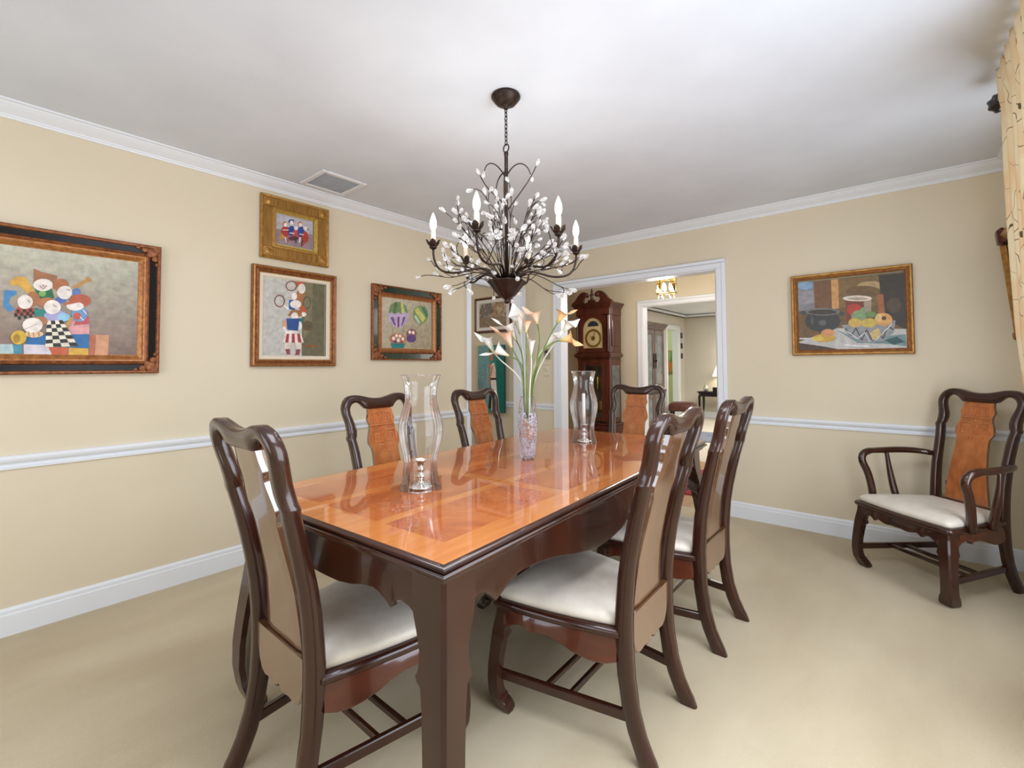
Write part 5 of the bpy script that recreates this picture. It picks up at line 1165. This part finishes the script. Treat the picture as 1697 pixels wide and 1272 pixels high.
std('still', 'B', 'gilt framed still life of pears and apples on the wall right of the doorway', -.624, .068, 1.283, 1.874,
    [(0, .002), (0, .030), (.005, .036), (.014, .036), (.022, .028), (.028, .026), (.034, .028), (.0405, .020)], [0, 0, 1, 1, 0, 0, 1], [M['goldbrown'], M['gold']], -.0205,
    ((112, 92, 70), (120, 106, 90), (118, 104, 90), (60, 54, 42)))
# side room: leopard print with white mat, unframed canvas of a lady
rp = random.Random(11)
leo = [([(.0, .1), (.3, 0), (1, 0), (1, .35), (.7, .45), (.3, .42), (0, .5)], (150, 126, 100)), ([(.08, .95), (.0, .6), (.3, .45), (.55, .62), (.45, .98)], (124, 112, 100)), ([(.45, .5), (.5, .85), (.62, .98), (.86, .98), (.95, .78), (.88, .5), (.7, .38)], (170, 136, 96)), ([(.6, .7), (.68, .82), (.85, .8), (.86, .62), (.74, .52)], (196, 168, 128)), ([(.62, .95), (.68, .98), (.66, .88)], (110, 84, 60)), ([(.84, .97), (.92, .94), (.86, .86)], (110, 84, 60))]
for i in range(110):
    u, v = rp.random(), rp.random(); s = rp.uniform(.008, .03); k = rp.choice([(96, 80, 66), (134, 114, 90), (176, 156, 130), (84, 70, 58), (190, 176, 156)])
    leo.append(([(min(1, max(0, u + s * math.cos(a))), min(1, max(0, v + .8 * s * math.sin(a)))) for a in (0, 1, 2.2, 3.4, 4.5, 5.4)], k))
def leoc(t):
    canvas_mesh(.43, .29, -.0105, leo, ((150, 130, 110), (150, 130, 110), (190, 184, 176), (196, 190, 186)), 'canvas', t)
    mb = MB(); mb.rects([(.262, .182, -.013), (.215, .145, -.0115)]); mb.build('mat_board', plain('white mat board', (232, 228, 224), .8), t, recalc=False)
picture('dark framed leopard print with white mat, seen through the side doorway', 'B', -3.672, 1.822, .575, .42, [(0, .002), (0, .022), (.006, .025), (.018, .022), (.0265, .014)], [0, 0, 0, 0], [plain('brown print frame', (96, 54, 34), .4)], leoc, name='framed_print', cat='picture')
lady = [([(0, 0), (.4, 0), (.5, .5), (.42, 1), (0, 1)], (120, 166, 168)), ([(.62, 0), (1, 0), (1, 1), (.75, 1), (.7, .5)], (0, 112, 104)), ([(.0, .0), (.25, 0), (.3, .3), (.1, .5), (0, .5)], (112, 150, 160)),
        ([(.40, .05), (.5, .05), (.62, .42), (.52, .42), (.44, .2)], (34, 46, 44)), ([(.52, .03), (.74, .03), (.74, .3), (.70, .50), (.50, .50), (.54, .25)], (244, 236, 226)), ([(.48, .50), (.70, .50), (.70, .62), (.64, .74), (.52, .72), (.48, .60)], (240, 214, 196)), ([(.46, .48), (.71, .48), (.71, .51), (.46, .51)], (40, 36, 40)),
        ([(.36, .40), (.42, .40), (.56, .60), (.60, .70), (.54, .68)], (204, 140, 110)), ([(.40, .66), (.52, .68), (.54, .72), (.40, .70)], (204, 140, 110)), ([(.36, .68), (.40, .66), (.40, .38), (.37, .38)], (170, 180, 186)),
        ([(.46, .86), (.48, .78), (.56, .76), (.60, .84), (.56, .90), (.50, .91)], (206, 120, 86)), ([(.44, .90), (.47, .84), (.50, .92), (.60, .92), (.56, .96), (.48, .96)], (150, 70, 50)), ([(.62, .02), (.80, .02), (.78, .06), (.62, .06)], (206, 170, 150))]
lt = thing('canvas_painting', 'unframed tall teal canvas of a woman in white, below the leopard print', 'painting', (-3.664, YB - .031, 1.073), 0, 'paintings on the walls')
canvas_mesh(.412, .775, -.026, lady, ((128, 160, 166), (0, 104, 98), (130, 172, 172), (10, 122, 114)), 'canvas', lt)
MB().box(-.206, .206, -.0255, -.001, -.3875, .3875).build('stretcher', plain('teal canvas edge', (30, 84, 84), .7), lt)
# carved picture frame on the right wall, leaning out at the top behind the curtain
fr = thing('carved_frame', 'dark red and gilt carved picture frame seen edge on, half behind the curtain', 'picture frame', (XR, 3.56, 1.66), -PI / 2)
mb = MB(); w, h = .70, .62
mb.rects([(w / 2 - i, h / 2 - i, -d) for i, d in [(0, .0), (0, .030), (.012, .040), (.03, .030), (.05, .018)]], [0, 0, 1, 1]); o = mb.build('frame', [M['gold'], M['gold']], fr, recalc=False)
MB().box(-w / 2 + .04, w / 2 - .04, -.016, -.004, -h / 2 + .04, h / 2 - .04).build('picture', M['mirrorback'], fr)
for sx in (-1, 1):
    mb = MB(); mb.rbox(sx * w / 2 - .06, sx * w / 2 + .06, -.050, -.004, h / 2 - .07, h / 2 + .012, .014) if sx > 0 else mb.rbox(-w / 2 - .010, -w / 2 + .08, -.050, -.004, h / 2 - .07, h / 2 + .03, .014); mb.build('corner_ornament', M['redwood'], fr)
    mb = MB(); mb.rbox(sx * w / 2 - .035, sx * w / 2 + .004 if sx > 0 else sx * w / 2 + .035, -.044, -.004, -h / 2 - .002, -h / 2 + .05, .01); mb.build('corner_ornament', M['goldbrown'], fr)
fr.rotation_euler = (math.radians(5), 0, -PI / 2); fr.location = (XR - .036, 3.56, 1.66)
# ---------------------------------------------------------------- tall clock in the hall
CKX, CKY = -3.215, 5.52       # middle of the front
ck = thing('grandfather_clock', 'tall cherry grandfather clock with scrolled pediment in the hall', 'clock', (CKX, CKY, 0))
W = M['clockwood']
mb = MB(); mb.rbox(-.29, .29, 0, .37, 0, .09, .008); mb.rbox(-.275, .275, .012, .36, .09, .42, .006); mb.rbox(-.20, .20, .004, .014, .15, .36, .006); mb.rbox(-.285, .285, .004, .366, .42, .445, .008); mb.build('base', W, ck)
mb = MB(); mb.rbox(-.245, -.205, .03, .35, .445, 1.30, .005); mb.rbox(.205, .245, .03, .35, .445, 1.30, .005); mb.box(-.24, .24, .335, .35, .445, 1.30); mb.rbox(-.246, -.172, .025, .06, .446, 1.299, .006); mb.rbox(.172, .246, .025, .06, .446, 1.299, .006); mb.rbox(-.2475, .2475, .0235, .352, 1.258, 1.302, .004); mb.build('trunk', W, ck)
dr = MB(); dr.rbox(-.17, -.13, .018, .045, .47, 1.27, .004); dr.rbox(.13, .17, .018, .045, .47, 1.27, .004); dr.rbox(-.132, .132, .0188, .044, .471, .52, .004); dr.rbox(-.132, .132, .0188, .044, 1.235, 1.269, .004)
dr.prism([(-.13, 1.235), (.13, 1.235), (.13, 1.205), (.08, 1.222), (.05, 1.205), (0, 1.218), (-.05, 1.205), (-.08, 1.222), (-.13, 1.205)], .020, .042, lambda x, z, l: (x, l, z))
dd = dr.build('door', W, ck)
MB().add([(-.13, .03, .52), (.13, .03, .52), (.13, .03, 1.235), (-.13, .03, 1.235)], [(0, 1, 2, 3)], 0, False).build('glass_pane', M['pane'], dd, recalc=False)
MB().box(-.20, .20, .31, .334, .445, 1.26).build('back_panel', plain('pale clock interior', (176, 160, 140), .4, vary=((150, 128, 104), 6)), ck)
sd = MB(); sd.add([(.247, .09, .52), (.247, .30, .52), (.247, .30, 1.22), (.247, .09, 1.22)], [(0, 1, 2, 3)], 0, False).build('side_glass', M['armoirepane'], ck, recalc=False)
for x in (-.075, 0, .075):
    mb = MB(); mb.lathe([(0, .88), (.024, .88), (.026, .89), (.026, 1.06), (.024, 1.07), (.006, 1.08), (.003, 1.25)], 14, (x, .14, 0)); mb.build('weight', M['brass'], ck)
mb = MB(); mb.tube([(0, .2, 1.24), (0, .2, .72)], .006, 6); mb.lathe([(0, -.006), (.075, -.004), (.085, 0), (.075, .004), (0, .006)], 24); 
for i in range(len(mb.v) - 120, len(mb.v)):
    p = mb.v[i]; mb.v[i] = (p[0], .2 + p[2], .66 + p[1])
mb.build('pendulum', M['brass'], ck)
mb = MB()
for i, (a, z) in enumerate(((.25, 1.30), (.275, 1.325), (.285, 1.345), (.27, 1.365))):
    mb.rbox(-a, a, .045 - (a - .22), .35, z, z + .026, .006)
mb.build('waist_moulding', W, ck)
mb = MB(); mb.rbox(-.255, -.215, .02, .35, 1.39, 1.90, .005); mb.rbox(.215, .255, .02, .35, 1.39, 1.90, .005); mb.box(-.25, .25, .33, .35, 1.39, 1.96); mb.rbox(-.262, .262, .015, .35, 1.90, 1.99, .006)
for s in (-1, 1): mb.lathe([(.014, 1.40), (.018, 1.41), (.016, 1.43), (.013, 1.62), (.015, 1.86), (.019, 1.875), (.016, 1.89)], 12, (s * .236, .012, 0))
mb.rbox(.258, .264, .08, .29, 1.48, 1.82, .004)
mb.build('hood', W, ck)
# dial door with arched opening
def arch(r, z0, zs, n=14): return [(-r, z0), (r, z0)] + [(r * math.cos(PI * i / n), zs + r * math.sin(PI * i / n)) for i in range(n + 1)]
hd = MB(); A = arch(.152, 1.455, 1.715); B = [(-.212, 1.395), (.212, 1.395)]; n = 14
for i in range(n + 1):
    a = PI * i / n; ca, sa = math.cos(a), math.sin(a); k = min(.212 / max(1e-6, abs(ca)), .188 / max(1e-6, sa))
    B.append((ca * k, 1.715 + sa * k))
m_ = len(A)
hd.add([(x, .012, z) for x, z in A] + [(x, .004, z) for x, z in B] + [(x, .034, z) for x, z in A] + [(x, .034, z) for x, z in B], [(i, (i + 1) % m_, m_ + (i + 1) % m_, m_ + i) for i in range(m_)] + [(i, (i + 1) % m_, 2 * m_ + (i + 1) % m_, 2 * m_ + i) for i in range(m_)] + [(m_ + i, m_ + (i + 1) % m_, 3 * m_ + (i + 1) % m_, 3 * m_ + i) for i in range(m_)], 0, False)
hdo = hd.build('hood_door', W, ck)
mb = MB(); ap = arch(.155, 1.45, 1.715); mb.add([(x, .030, z) for x, z in ap], [tuple(range(len(ap)))], 0, False); dl = mb.build('dial', M['dial'], ck, recalc=False)
mb = MB(); 
def disc(mb, r0, r1, cz, y, m, n=32):
    vs = [(r * math.cos(2 * PI * k / n), y, cz + r * math.sin(2 * PI * k / n)) for r in (r0, r1) for k in range(n)]
    mb.add(vs, [(k, (k + 1) % n, n + (k + 1) % n, n + k) for k in range(n)], m, False)
disc(mb, .095, .128, 1.588, .0288, 0); disc(mb, .0, .03, 1.588, .0286, 0); mb.build('chapter_ring', M['brass'], dl, recalc=False)
mb = MB(); vs = [(.085 * math.cos(PI * i / 12), .0288, 1.752 + .075 * math.sin(PI * i / 12)) for i in range(13)]; mb.add(vs, [tuple(range(13))], 0, False); mb.build('moon_dial', M['dialdark'], dl, recalc=False)
mb = MB(); mb.bar((0, .027, 1.588), (-.055, .027, 1.63), .008, .003, r=.0005); mb.bar((0, .026, 1.588), (.03, .026, 1.685), .006, .003, r=.0005); mb.build('hands', M['black'], dl)
mb = MB()
for i, (a, z) in enumerate(((.27, 1.985), (.285, 2.005), (.30, 2.025), (.312, 2.045))): mb.rbox(-a, a, .02 - (a - .262), .35, z, z + .022, .005)
mb.build('cornice', W, ck)
def scroll(s):
    top = [(.312, 2.066), (.305, 2.085), (.28, 2.10), (.25, 2.125), (.22, 2.165), (.185, 2.20), (.15, 2.222), (.11, 2.228), (.075, 2.215), (.055, 2.19), (.056, 2.165), (.075, 2.148), (.10, 2.150), (.112, 2.168)]
    bot = [(.312, 2.060), (.30, 2.060), (.27, 2.06), (.23, 2.06), (.20, 2.06), (.17, 2.06), (.15, 2.075), (.14, 2.10), (.13, 2.12), (.115, 2.13)]
    return [(s * x, z) for x, z in top + [(.125, 2.135), (.135, 2.11), (.12, 2.085), (.09, 2.07), (.05, 2.085), (.032, 2.10), (.03, 2.06), (.312, 2.06)]]
mb = MB()
for s in (-1, 1): mb.prism(scroll(s), -.015, .03, lambda x, z, l: (x, l, z))
mb.rbox(-.05, .05, -.015, .03, 2.06, 2.11, .004)
for s in (-1, 1): mb.lathe([(0, -.008), (.028, -.006), (.034, 0), (.028, .006), (0, .008)], 18)
k_ = len(mb.v); 
for q, s in ((k_ - 180, -1), (k_ - 90, 1)):
    for i in range(q, q + 90):
        p = mb.v[i]; mb.v[i] = (s * .088 + p[0], -.018 + p[2] * 1.2, 2.182 + p[1])
mb.build('pediment', W, ck)
mb = MB(); mb.lathe([(0, 2.11), (.022, 2.11), (.024, 2.125), (.012, 2.14), (.026, 2.165), (.028, 2.18), (.014, 2.20), (.010, 2.215), (.018, 2.23), (.010, 2.25), (.004, 2.272), (0, 2.28)], 16, (0, .008, 0)); mb.build('finial', W, ck)
# hall lantern
ln_ = thing('ceiling_lantern', 'small brass and glass panel ceiling light glowing in the hall', 'ceiling light', (-2.03, 5.15, 0))
mb = MB(); R = .105; rods = [(R * math.cos(a), R * math.sin(a)) for a in [2 * PI * k / 6 + .3 for k in range(6)]]
for x, y in rods: mb.tube([(x, y, 2.03), (x, y, 2.20)], .006, 6)
for z, rr_ in ((2.03, R), (2.20, R)):
    pts = [(x, y, z) for x, y in rods]; mb.tube(pts + [pts[0]], .007, 6)
mb.tube([(0, 0, 2.19), (0, 0, 2.43)], .008, 8); mb.lathe([(0, 2.44), (.055, 2.44), (.05, 2.425), (.012, 2.41), (0, 2.41)], 20); mb.lathe([(0, 2.19), (.07, 2.195), (.10, 2.205), (.05, 2.225), (0, 2.24)], 20)
mb.build('lantern_frame', M['brass'], ln_)
for i in range(6):
    a, b = rods[i], rods[(i + 1) % 6]
    MB().add([(a[0], a[1], 2.035), (b[0], b[1], 2.035), (b[0], b[1], 2.195), (a[0], a[1], 2.195)], [(0, 1, 2, 3)], 0, False).build('glass_panel', M['pane'], ln_, recalc=False)
for a in (0.2, 2.3, 4.4):
    x, y = .045 * math.cos(a), .045 * math.sin(a); mb = MB(); mb.lathe([(0, 2.065), (.012, 2.068), (.018, 2.09), (.017, 2.12), (.006, 2.15), (0, 2.155)], 12, (x, y, 0)); mb.build('bulb', M['bulbfar'], ln_)
for x, y in rods:
    mb = MB(); mb.lathe([(0, -.05), (.007, -.044), (.010, -.034), (.004, -.014), (0, 0)], 6, (x * .8, y * .8, 2.025), smooth=False); mb.build('crystal', M['crystal'], ln_)
ro = MB().rbox(-2.35, -.5, 4.42, 5.55, .0005, .012, .004).build('oriental_rug', M['redrug']); tag(ro, 'red patterned oriental rug on the hall floor', 'rug')

# ---------------------------------------------------------------- living room
ar = thing('armoire', 'tall weathered grey brown armoire with two doors in the far room', 'armoire', (-4.015, 8.40, 0), PI / 2)
AW = M['armoire']; a2 = .535; dp = .45
mb = MB(); mb.rbox(-a2, a2, -dp, 0, 0, .09, .01); mb.rbox(-a2 + .02, a2 - .02, -dp + .02, 0, .09, 1.93, .006); mb.build('cabinet', AW, ar)
mb = MB()
for i, (o_, z) in enumerate(((0, 1.90), (.015, 1.93), (.035, 1.96), (.05, 1.99))): mb.rbox(-a2 - o_, a2 + o_, -dp - o_, 0, z, z + .035, .008)
mb.build('cornice', AW, ar)
mb = MB(); mb.rbox(-a2 - .012, a2 + .012, -dp - .012, 0, .70, .75, .008); mb.build('waist_moulding', M['armoiredark'], ar)
for z0, z1 in ((.78, 1.88), (.12, .68)):
    for s in (-1, 1):
        x0, x1 = sorted((s * .012, s * (a2 - .06))); y = -dp + .012
        mb = MB()
        mb.rbox(x0, x0 + .075, y - .02, y, z0, z1, .006); mb.rbox(x1 - .075, x1, y - .02, y, z0, z1, .006); mb.rbox(x0 + .073, x1 - .073, y - .0185, y - .001, z0 + .001, z0 + .08, .006); mb.rbox(x0 + .073, x1 - .073, y - .0185, y - .001, z1 - .08, z1 - .001, .006)
        d_ = mb.build('door', AW, ar)
        MB().rbox(x0 + .07, x1 - .07, y - .008, y + .004, z0 + .075, z1 - .075, .004).build('panel', M['armoirepane'], d_)
        if z0 > .5:
            mb = MB(); xh = s * .05; mb.rbox(xh - .012, xh + .012, y - .034, y - .018, 1.16, 1.44, .005); mb.lathe([(0, 0), (.022, .004), (.016, .012), (0, .016)], 10); 
            for i in range(len(mb.v) - 40, len(mb.v)):
                p = mb.v[i]; mb.v[i] = (xh + p[0], y - .034 - p[2], 1.30 + p[1])
            mb.build('handle', M['black'], d_)
# ottoman
ot = thing('ottoman', 'square brown leather stool beside the armoire in the far room', 'stool', (-3.62, 9.98, 0), .25)
mb = MB(); s_ = .26
def sq(h, z, n=4):
    out = []; r = .07
    for cx_, cy2, a0 in ((h - r, h - r, 0), (-h + r, h - r, PI / 2), (-h + r, -h + r, PI), (h - r, -h + r, 1.5 * PI)):
        out += [(cx_ + r * math.cos(a0 + PI / 2 * i / n), cy2 + r * math.sin(a0 + PI / 2 * i / n), z) for i in range(n + 1)]
    return out
mb.loft([sq(s_, .25), sq(s_ + .008, .27), sq(s_ + .008, .36), sq(s_ - .005, .40), sq(s_ - .05, .425), sq(.12, .435)]); mb.build('seat', M['leather'], ot)
for sx in (-1, 1):
    for sy in (-1, 1): MB().bar((sx * .215, sy * .215, 0), (sx * .205, sy * .205, .26), .045, .045).build('leg', M['darkpaint'], ot)
# side table with lamp, jar and box
st = thing('side_table', 'small black side table with thin legs by the far wall', 'table', (-3.30, 11.02, 0))
MB().rbox(-.30, .34, -.19, .19, .595, .62, .005).build('tabletop', M['darkpaint'], st)
mb = MB(); mb.rbox(-.27, .31, -.165, .165, .51, .596, .004); mb.build('apron', M['darkpaint'], st); kb = MB().lathe([(0, 0), (.013, .004), (.009, .016), (0, .018)], 10).build('knob', M['brass'], st); kb.location = (-.235, -.166, .553); kb.rotation_euler = (PI / 2, 0, 0)
for sx in (-.255, .295):
    for sy in (-.15, .15): MB().loft([[(sx * k + dx * w_, sy + dy * w_, z) for dx, dy in ((-1, -1), (1, -1), (1, 1), (-1, 1))] for z, w_, k in ((0, .012, 1.08), (.3, .017, 1.0), (.52, .022, 1))], smooth=False).build('leg', M['darkpaint'], st)
lm = thing('table_lamp', 'white shaded table lamp lit on the black side table, partly behind the door casing', 'lamp', (-3.13, 11.06, .62))
mb = MB(); mb.lathe([(0, 0), (.07, 0), (.075, .012), (.03, .025), (.018, .06), (.03, .10), (.045, .16), (.03, .23), (.012, .28), (.010, .40), (0, .41)], 18); mb.build('base', M['brass'], lm)
mb = MB(); mb.lathe([(.185, .345), (.175, .37), (.09, .60), (.085, .605)], 28); mb.build('lamp_shade', M['shade'], lm, recalc=False)
jr = MB(); jr.lathe([(0, 0), (.032, 0), (.045, .02), (.055, .06), (.05, .10), (.028, .125), (.03, .145), (.022, .15), (0, .15)], 16); jr = jr.build('ginger_jar', M['ceramic']); jr.location = (-3.45, 11.0, .62); tag(jr, 'small round grey and white jar on the black side table', 'jar')
bx = MB().rbox(-.07, .07, -.05, .05, 0, .10, .006).build('keepsake_box', M['darkpaint']); bx.location = (-3.19, 10.90, .62); tag(bx, 'small black box on the side table in front of the lamp', 'box')
for i, (z, w_) in enumerate(((1.925, 'top'), (1.68, 'middle'), (1.44, 'bottom'))):
    f = thing('small_frame', '%s of three small black framed pictures in a column in the far room' % w_, 'picture', (GX, 11.07, z), PI / 2, 'three small frames in a column')
    MB().rects(frame_rings(.085, .125, [(0, .001), (0, .018), (.016, .018), (.02, .01)])).build('frame', M['black'], f, recalc=False)
    MB().add([(-.024, -.009, -.044), (.024, -.009, -.044), (.024, -.009, .044), (-.024, -.009, .044)], [(0, 1, 2, 3)], 0, False).build('photo', M['ceramic'], f, recalc=False)
gp = thing('framed_painting', 'bright green and orange painting glimpsed through the farthest doorway', 'painting', (-4.52, 11.75, 1.30), 0, 'paintings on the walls')
canvas_mesh(.42, .56, -.02, [([(0, 0), (.5, .1), (.6, .5), (.2, .6), (0, .5)], (210, 130, 60)), ([(.4, .5), (.9, .4), (1, .9), (.5, 1)], (90, 140, 70)), ([(.55, .1), (.9, .05), (.95, .35), (.6, .4)], (60, 110, 60))], ((190, 150, 80), (90, 130, 70), (170, 190, 110), (120, 150, 80)), 'canvas', gp)
MB().rects(frame_rings(.46, .60, [(0, .001), (0, .026), (.02, .026), (.022, .018)])).build('frame', M['gold'], gp, recalc=False)
br = MB().rbox(-3.45, -1.9, 7.6, 8.7, .0005, .014, .004).build('striped_rug', M['bluerug']); tag(br, 'blue grey striped rug on the pale far room floor', 'rug')
# ---------------------------------------------------------------- curtain and rod on the right wall
RDX, RDZ = .350, 2.325
rod = thing('curtain_rod', 'black curtain rod with carved ball finial at the far end, high on the right', 'curtain rod', (RDX, 1.5, RDZ))
mb = MB(); mb.tube([(0, -1.2, 0), (0, 1.27, 0)], .016, 14); mb.build('pole', M['finial'], rod)
for yy, s in ((1.27, 1), (-1.2, -1)):
    mb = MB(); pr = [(0, 0), (.020, 0), (.026, .008), (.026, .016), (.018, .022), (.022, .030), (.036, .042), (.041, .056), (.038, .072), (.026, .086), (.014, .092), (.016, .098), (.010, .106), (0, .108)]
    rings = [[(r * (1 + (.09 * math.cos(8 * a + z * 40) if .03 < z < .088 else 0)) * math.cos(a), s * z, r * (1 + (.09 * math.cos(8 * a + z * 40) if .03 < z < .088 else 0)) * math.sin(a)) for a in [2 * PI * k / 32 for k in range(32)]] for r, z in pr]
    mb.loft(rings, cap=False); o = mb.build('finial', M['finial'], rod); o.location = (0, yy, 0)
for yy in (-1.15, 1.262):
    mb = MB(); mb.bar((0, yy, -.012), (XR - RDX, yy, -.03), .014, .02); mb.rbox(XR - RDX - .012, XR - RDX, yy - .02, yy + .02, -.07, .02, .003); mb.build('bracket', M['finial'], rod)
def curtain(name, label, y0, y1, yb0, yb1, seed, drop):
    mb = MB(); nu, nv = 120, 60; rc = random.Random(seed); ph = [rc.uniform(0, 6.28) for _ in range(4)]
    rows = []; uvs = []
    for i in range(nv + 1):
        v = i / nv; z = 2.405 - v * (2.405 - drop); row = []
        k = min(1, max(0, (2.25 - z) / 1.5)); k = k * k * (3 - 2 * k)
        for j in range(nu + 1):
            u = j / nu
            y = (y0 + (y1 - y0) * u) * (1 - k) + (yb0 + (yb1 - yb0) * u) * k
            f = math.sin(u * 2 * PI * 7 + ph[0] + .5 * math.sin(v * 3 + ph[1]))
            g = smoothstep_tab([(.3, .075), (.8, .05), (1.06, .026), (1.33, .008), (1.75, .002), (1.95, 0)], z)
            amp = .040
            x = .327 + .042 + g + amp * f * (.93 + .07 * math.sin(u * 31 + v * 9 + ph[2]))
            if z > 2.27:
                q = min(1, (z - 2.27) / .04); amp = .040 - .020 * q
                x = .327 + .042 - .012 * q + amp * f
                if abs(z - RDZ) < .036: x = RDX - .021 + .005 * f
                elif z > RDZ: x = RDX - .004 + .024 * f
                elif z > 2.27: x = x * .5 + .5 * (RDX - .021 + .012 * f)
            y += .010 * math.cos(u * 2 * PI * 7 + ph[3]) * min(1, v * 5)
            row.append((x, y, z))
        rows.append(row)
    mb.loft(rows, closed=False, cap=False)
    o = mb.build(name, M['curtain'], None, recalc=False)
    uv = o.data.uv_layers.new(name='UVMap'); w = nu + 1
    for p in o.data.polygons:
        for li in p.loop_indices:
            vi = o.data.loops[li].vertex_index; uv.data[li].uv = ((vi % w) / nu * 1.5, (vi // w) / nv * 2.35)
    md = o.modifiers.new('cloth', 'SOLIDIFY'); md.thickness = .003
    return tag(o, label, 'curtain')
curtain('window_curtain', 'cream curtain with branches and blossoms hanging at the right edge of the view', 2.05, 2.735, 2.0, 2.70, 4, .02)
# ---------------------------------------------------------------- light and camera
def area(name, loc, rot, sx, sy, power, col=(1, 1, 1), spread=None):
    d = bpy.data.lights.new(name, 'AREA'); d.shape = 'RECTANGLE'; d.size = sx; d.size_y = sy; d.energy = power; d.color = col
    if spread: d.spread = spread
    o = bpy.data.objects.new(name, d); COL.objects.link(o); o.location = loc; o.rotation_euler = rot; return o
def point(name, loc, power, col, r=.06):
    d = bpy.data.lights.new(name, 'POINT'); d.energy = power; d.color = col; d.shadow_soft_size = r
    o = bpy.data.objects.new(name, d); COL.objects.link(o); o.location = loc; return o
area('window_daylight', (XR - .03, (WY0 + WY1) / 2, (WZ0 + WZ1) / 2), (0, PI / 2, 0), WZ1 - WZ0 - .1, WY1 - WY0 - .1, LP['win'], (.90, .97, 1.08))
area('rear_fill', ((RX0 + RX1) / 2, YR + .03, (RZ0 + RZ1) / 2), (PI / 2, 0, 0), RX1 - RX0 - .1, RZ1 - RZ0 - .1, LP['rear'], (.90, .97, 1.08))  # fill light added behind the camera, over the unseen rear window
area('overhead_fill', (-.45, .75, 2.425), (0, 0, 0), 1.2, .9, LP['soft2'], (.92, .975, 1.06))  # added fill lamp under the ceiling, out of view, no such fixture known
point('hall_glow', (-2.03, 5.0, 1.9), LP['hall'], (1, .92, .8), .12)
point('hall_fill', (-.6, 5.0, 2.0), LP['hallfill'], (1, .96, .9), .3)
point('side_room_glow', (-4.4, 2.5, 2.1), LP['side'], (1, .95, .88), .25)
area('living_fill', (-1.4, 8.6, 2.40), (0, 0, 0), 2.5, 2.5, LP['living'], (1, .98, .95))  # fill lamp set under the living room ceiling, facing down
point('lamp_glow', (-3.13, 11.06, 1.10), LP['lamp'], (1, .86, .66), .05)
point('green_room_glow', (-5.3, 10.7, 2.0), LP['green'], (.98, 1, .9), .2)
w = bpy.data.worlds.new('sky'); SC.world = w; w.use_nodes = True
nn = w.node_tree.nodes; sk = nn.new('ShaderNodeTexSky'); sk.sky_type = 'HOSEK_WILKIE'; sk.turbidity = 4; sk.sun_direction = (.3, .2, .8)
w.node_tree.links.new(sk.outputs[0], nn['Background'].inputs['Color']); nn['Background'].inputs['Strength'].default_value = .6
cam = bpy.data.cameras.new('camera'); cam.sensor_fit = 'HORIZONTAL'; cam.sensor_width = 36; cam.lens = 36 * 769.2 / 1697; cam.shift_y = -(636 - 581.4) / 1697; cam.clip_start = .05; cam.clip_end = 60
co = bpy.data.objects.new('camera', cam); COL.objects.link(co)
yaw, pitch, roll = .6985, .0331, -.0052
F = Vector((-math.sin(yaw) * math.cos(pitch), math.cos(yaw) * math.cos(pitch), math.sin(pitch))); R0 = Vector((math.cos(yaw), math.sin(yaw), 0)); U0 = R0.cross(F)
R = R0 * math.cos(roll) + U0 * math.sin(roll); U = U0 * math.cos(roll) - R0 * math.sin(roll)
mtx = Matrix((( R.x, U.x, -F.x, 0), (R.y, U.y, -F.y, 0), (R.z, U.z, -F.z, 1.2125), (0, 0, 0, 1)))
co.matrix_world = mtx
SC.camera = co
SC.view_settings.view_transform = 'Standard'; SC.view_settings.look = 'None'; SC.view_settings.exposure = LP['exp']; SC.view_settings.gamma = 1.0
SC.cycles.use_denoising = True; SC.cycles.max_bounces = 10; SC.cycles.transparent_max_bounces = 24; SC.cycles.diffuse_bounces = 5; SC.cycles.glossy_bounces = 5; SC.cycles.caustics_reflective = False; SC.cycles.caustics_refractive = False; SC.cycles.sample_clamp_indirect = 4
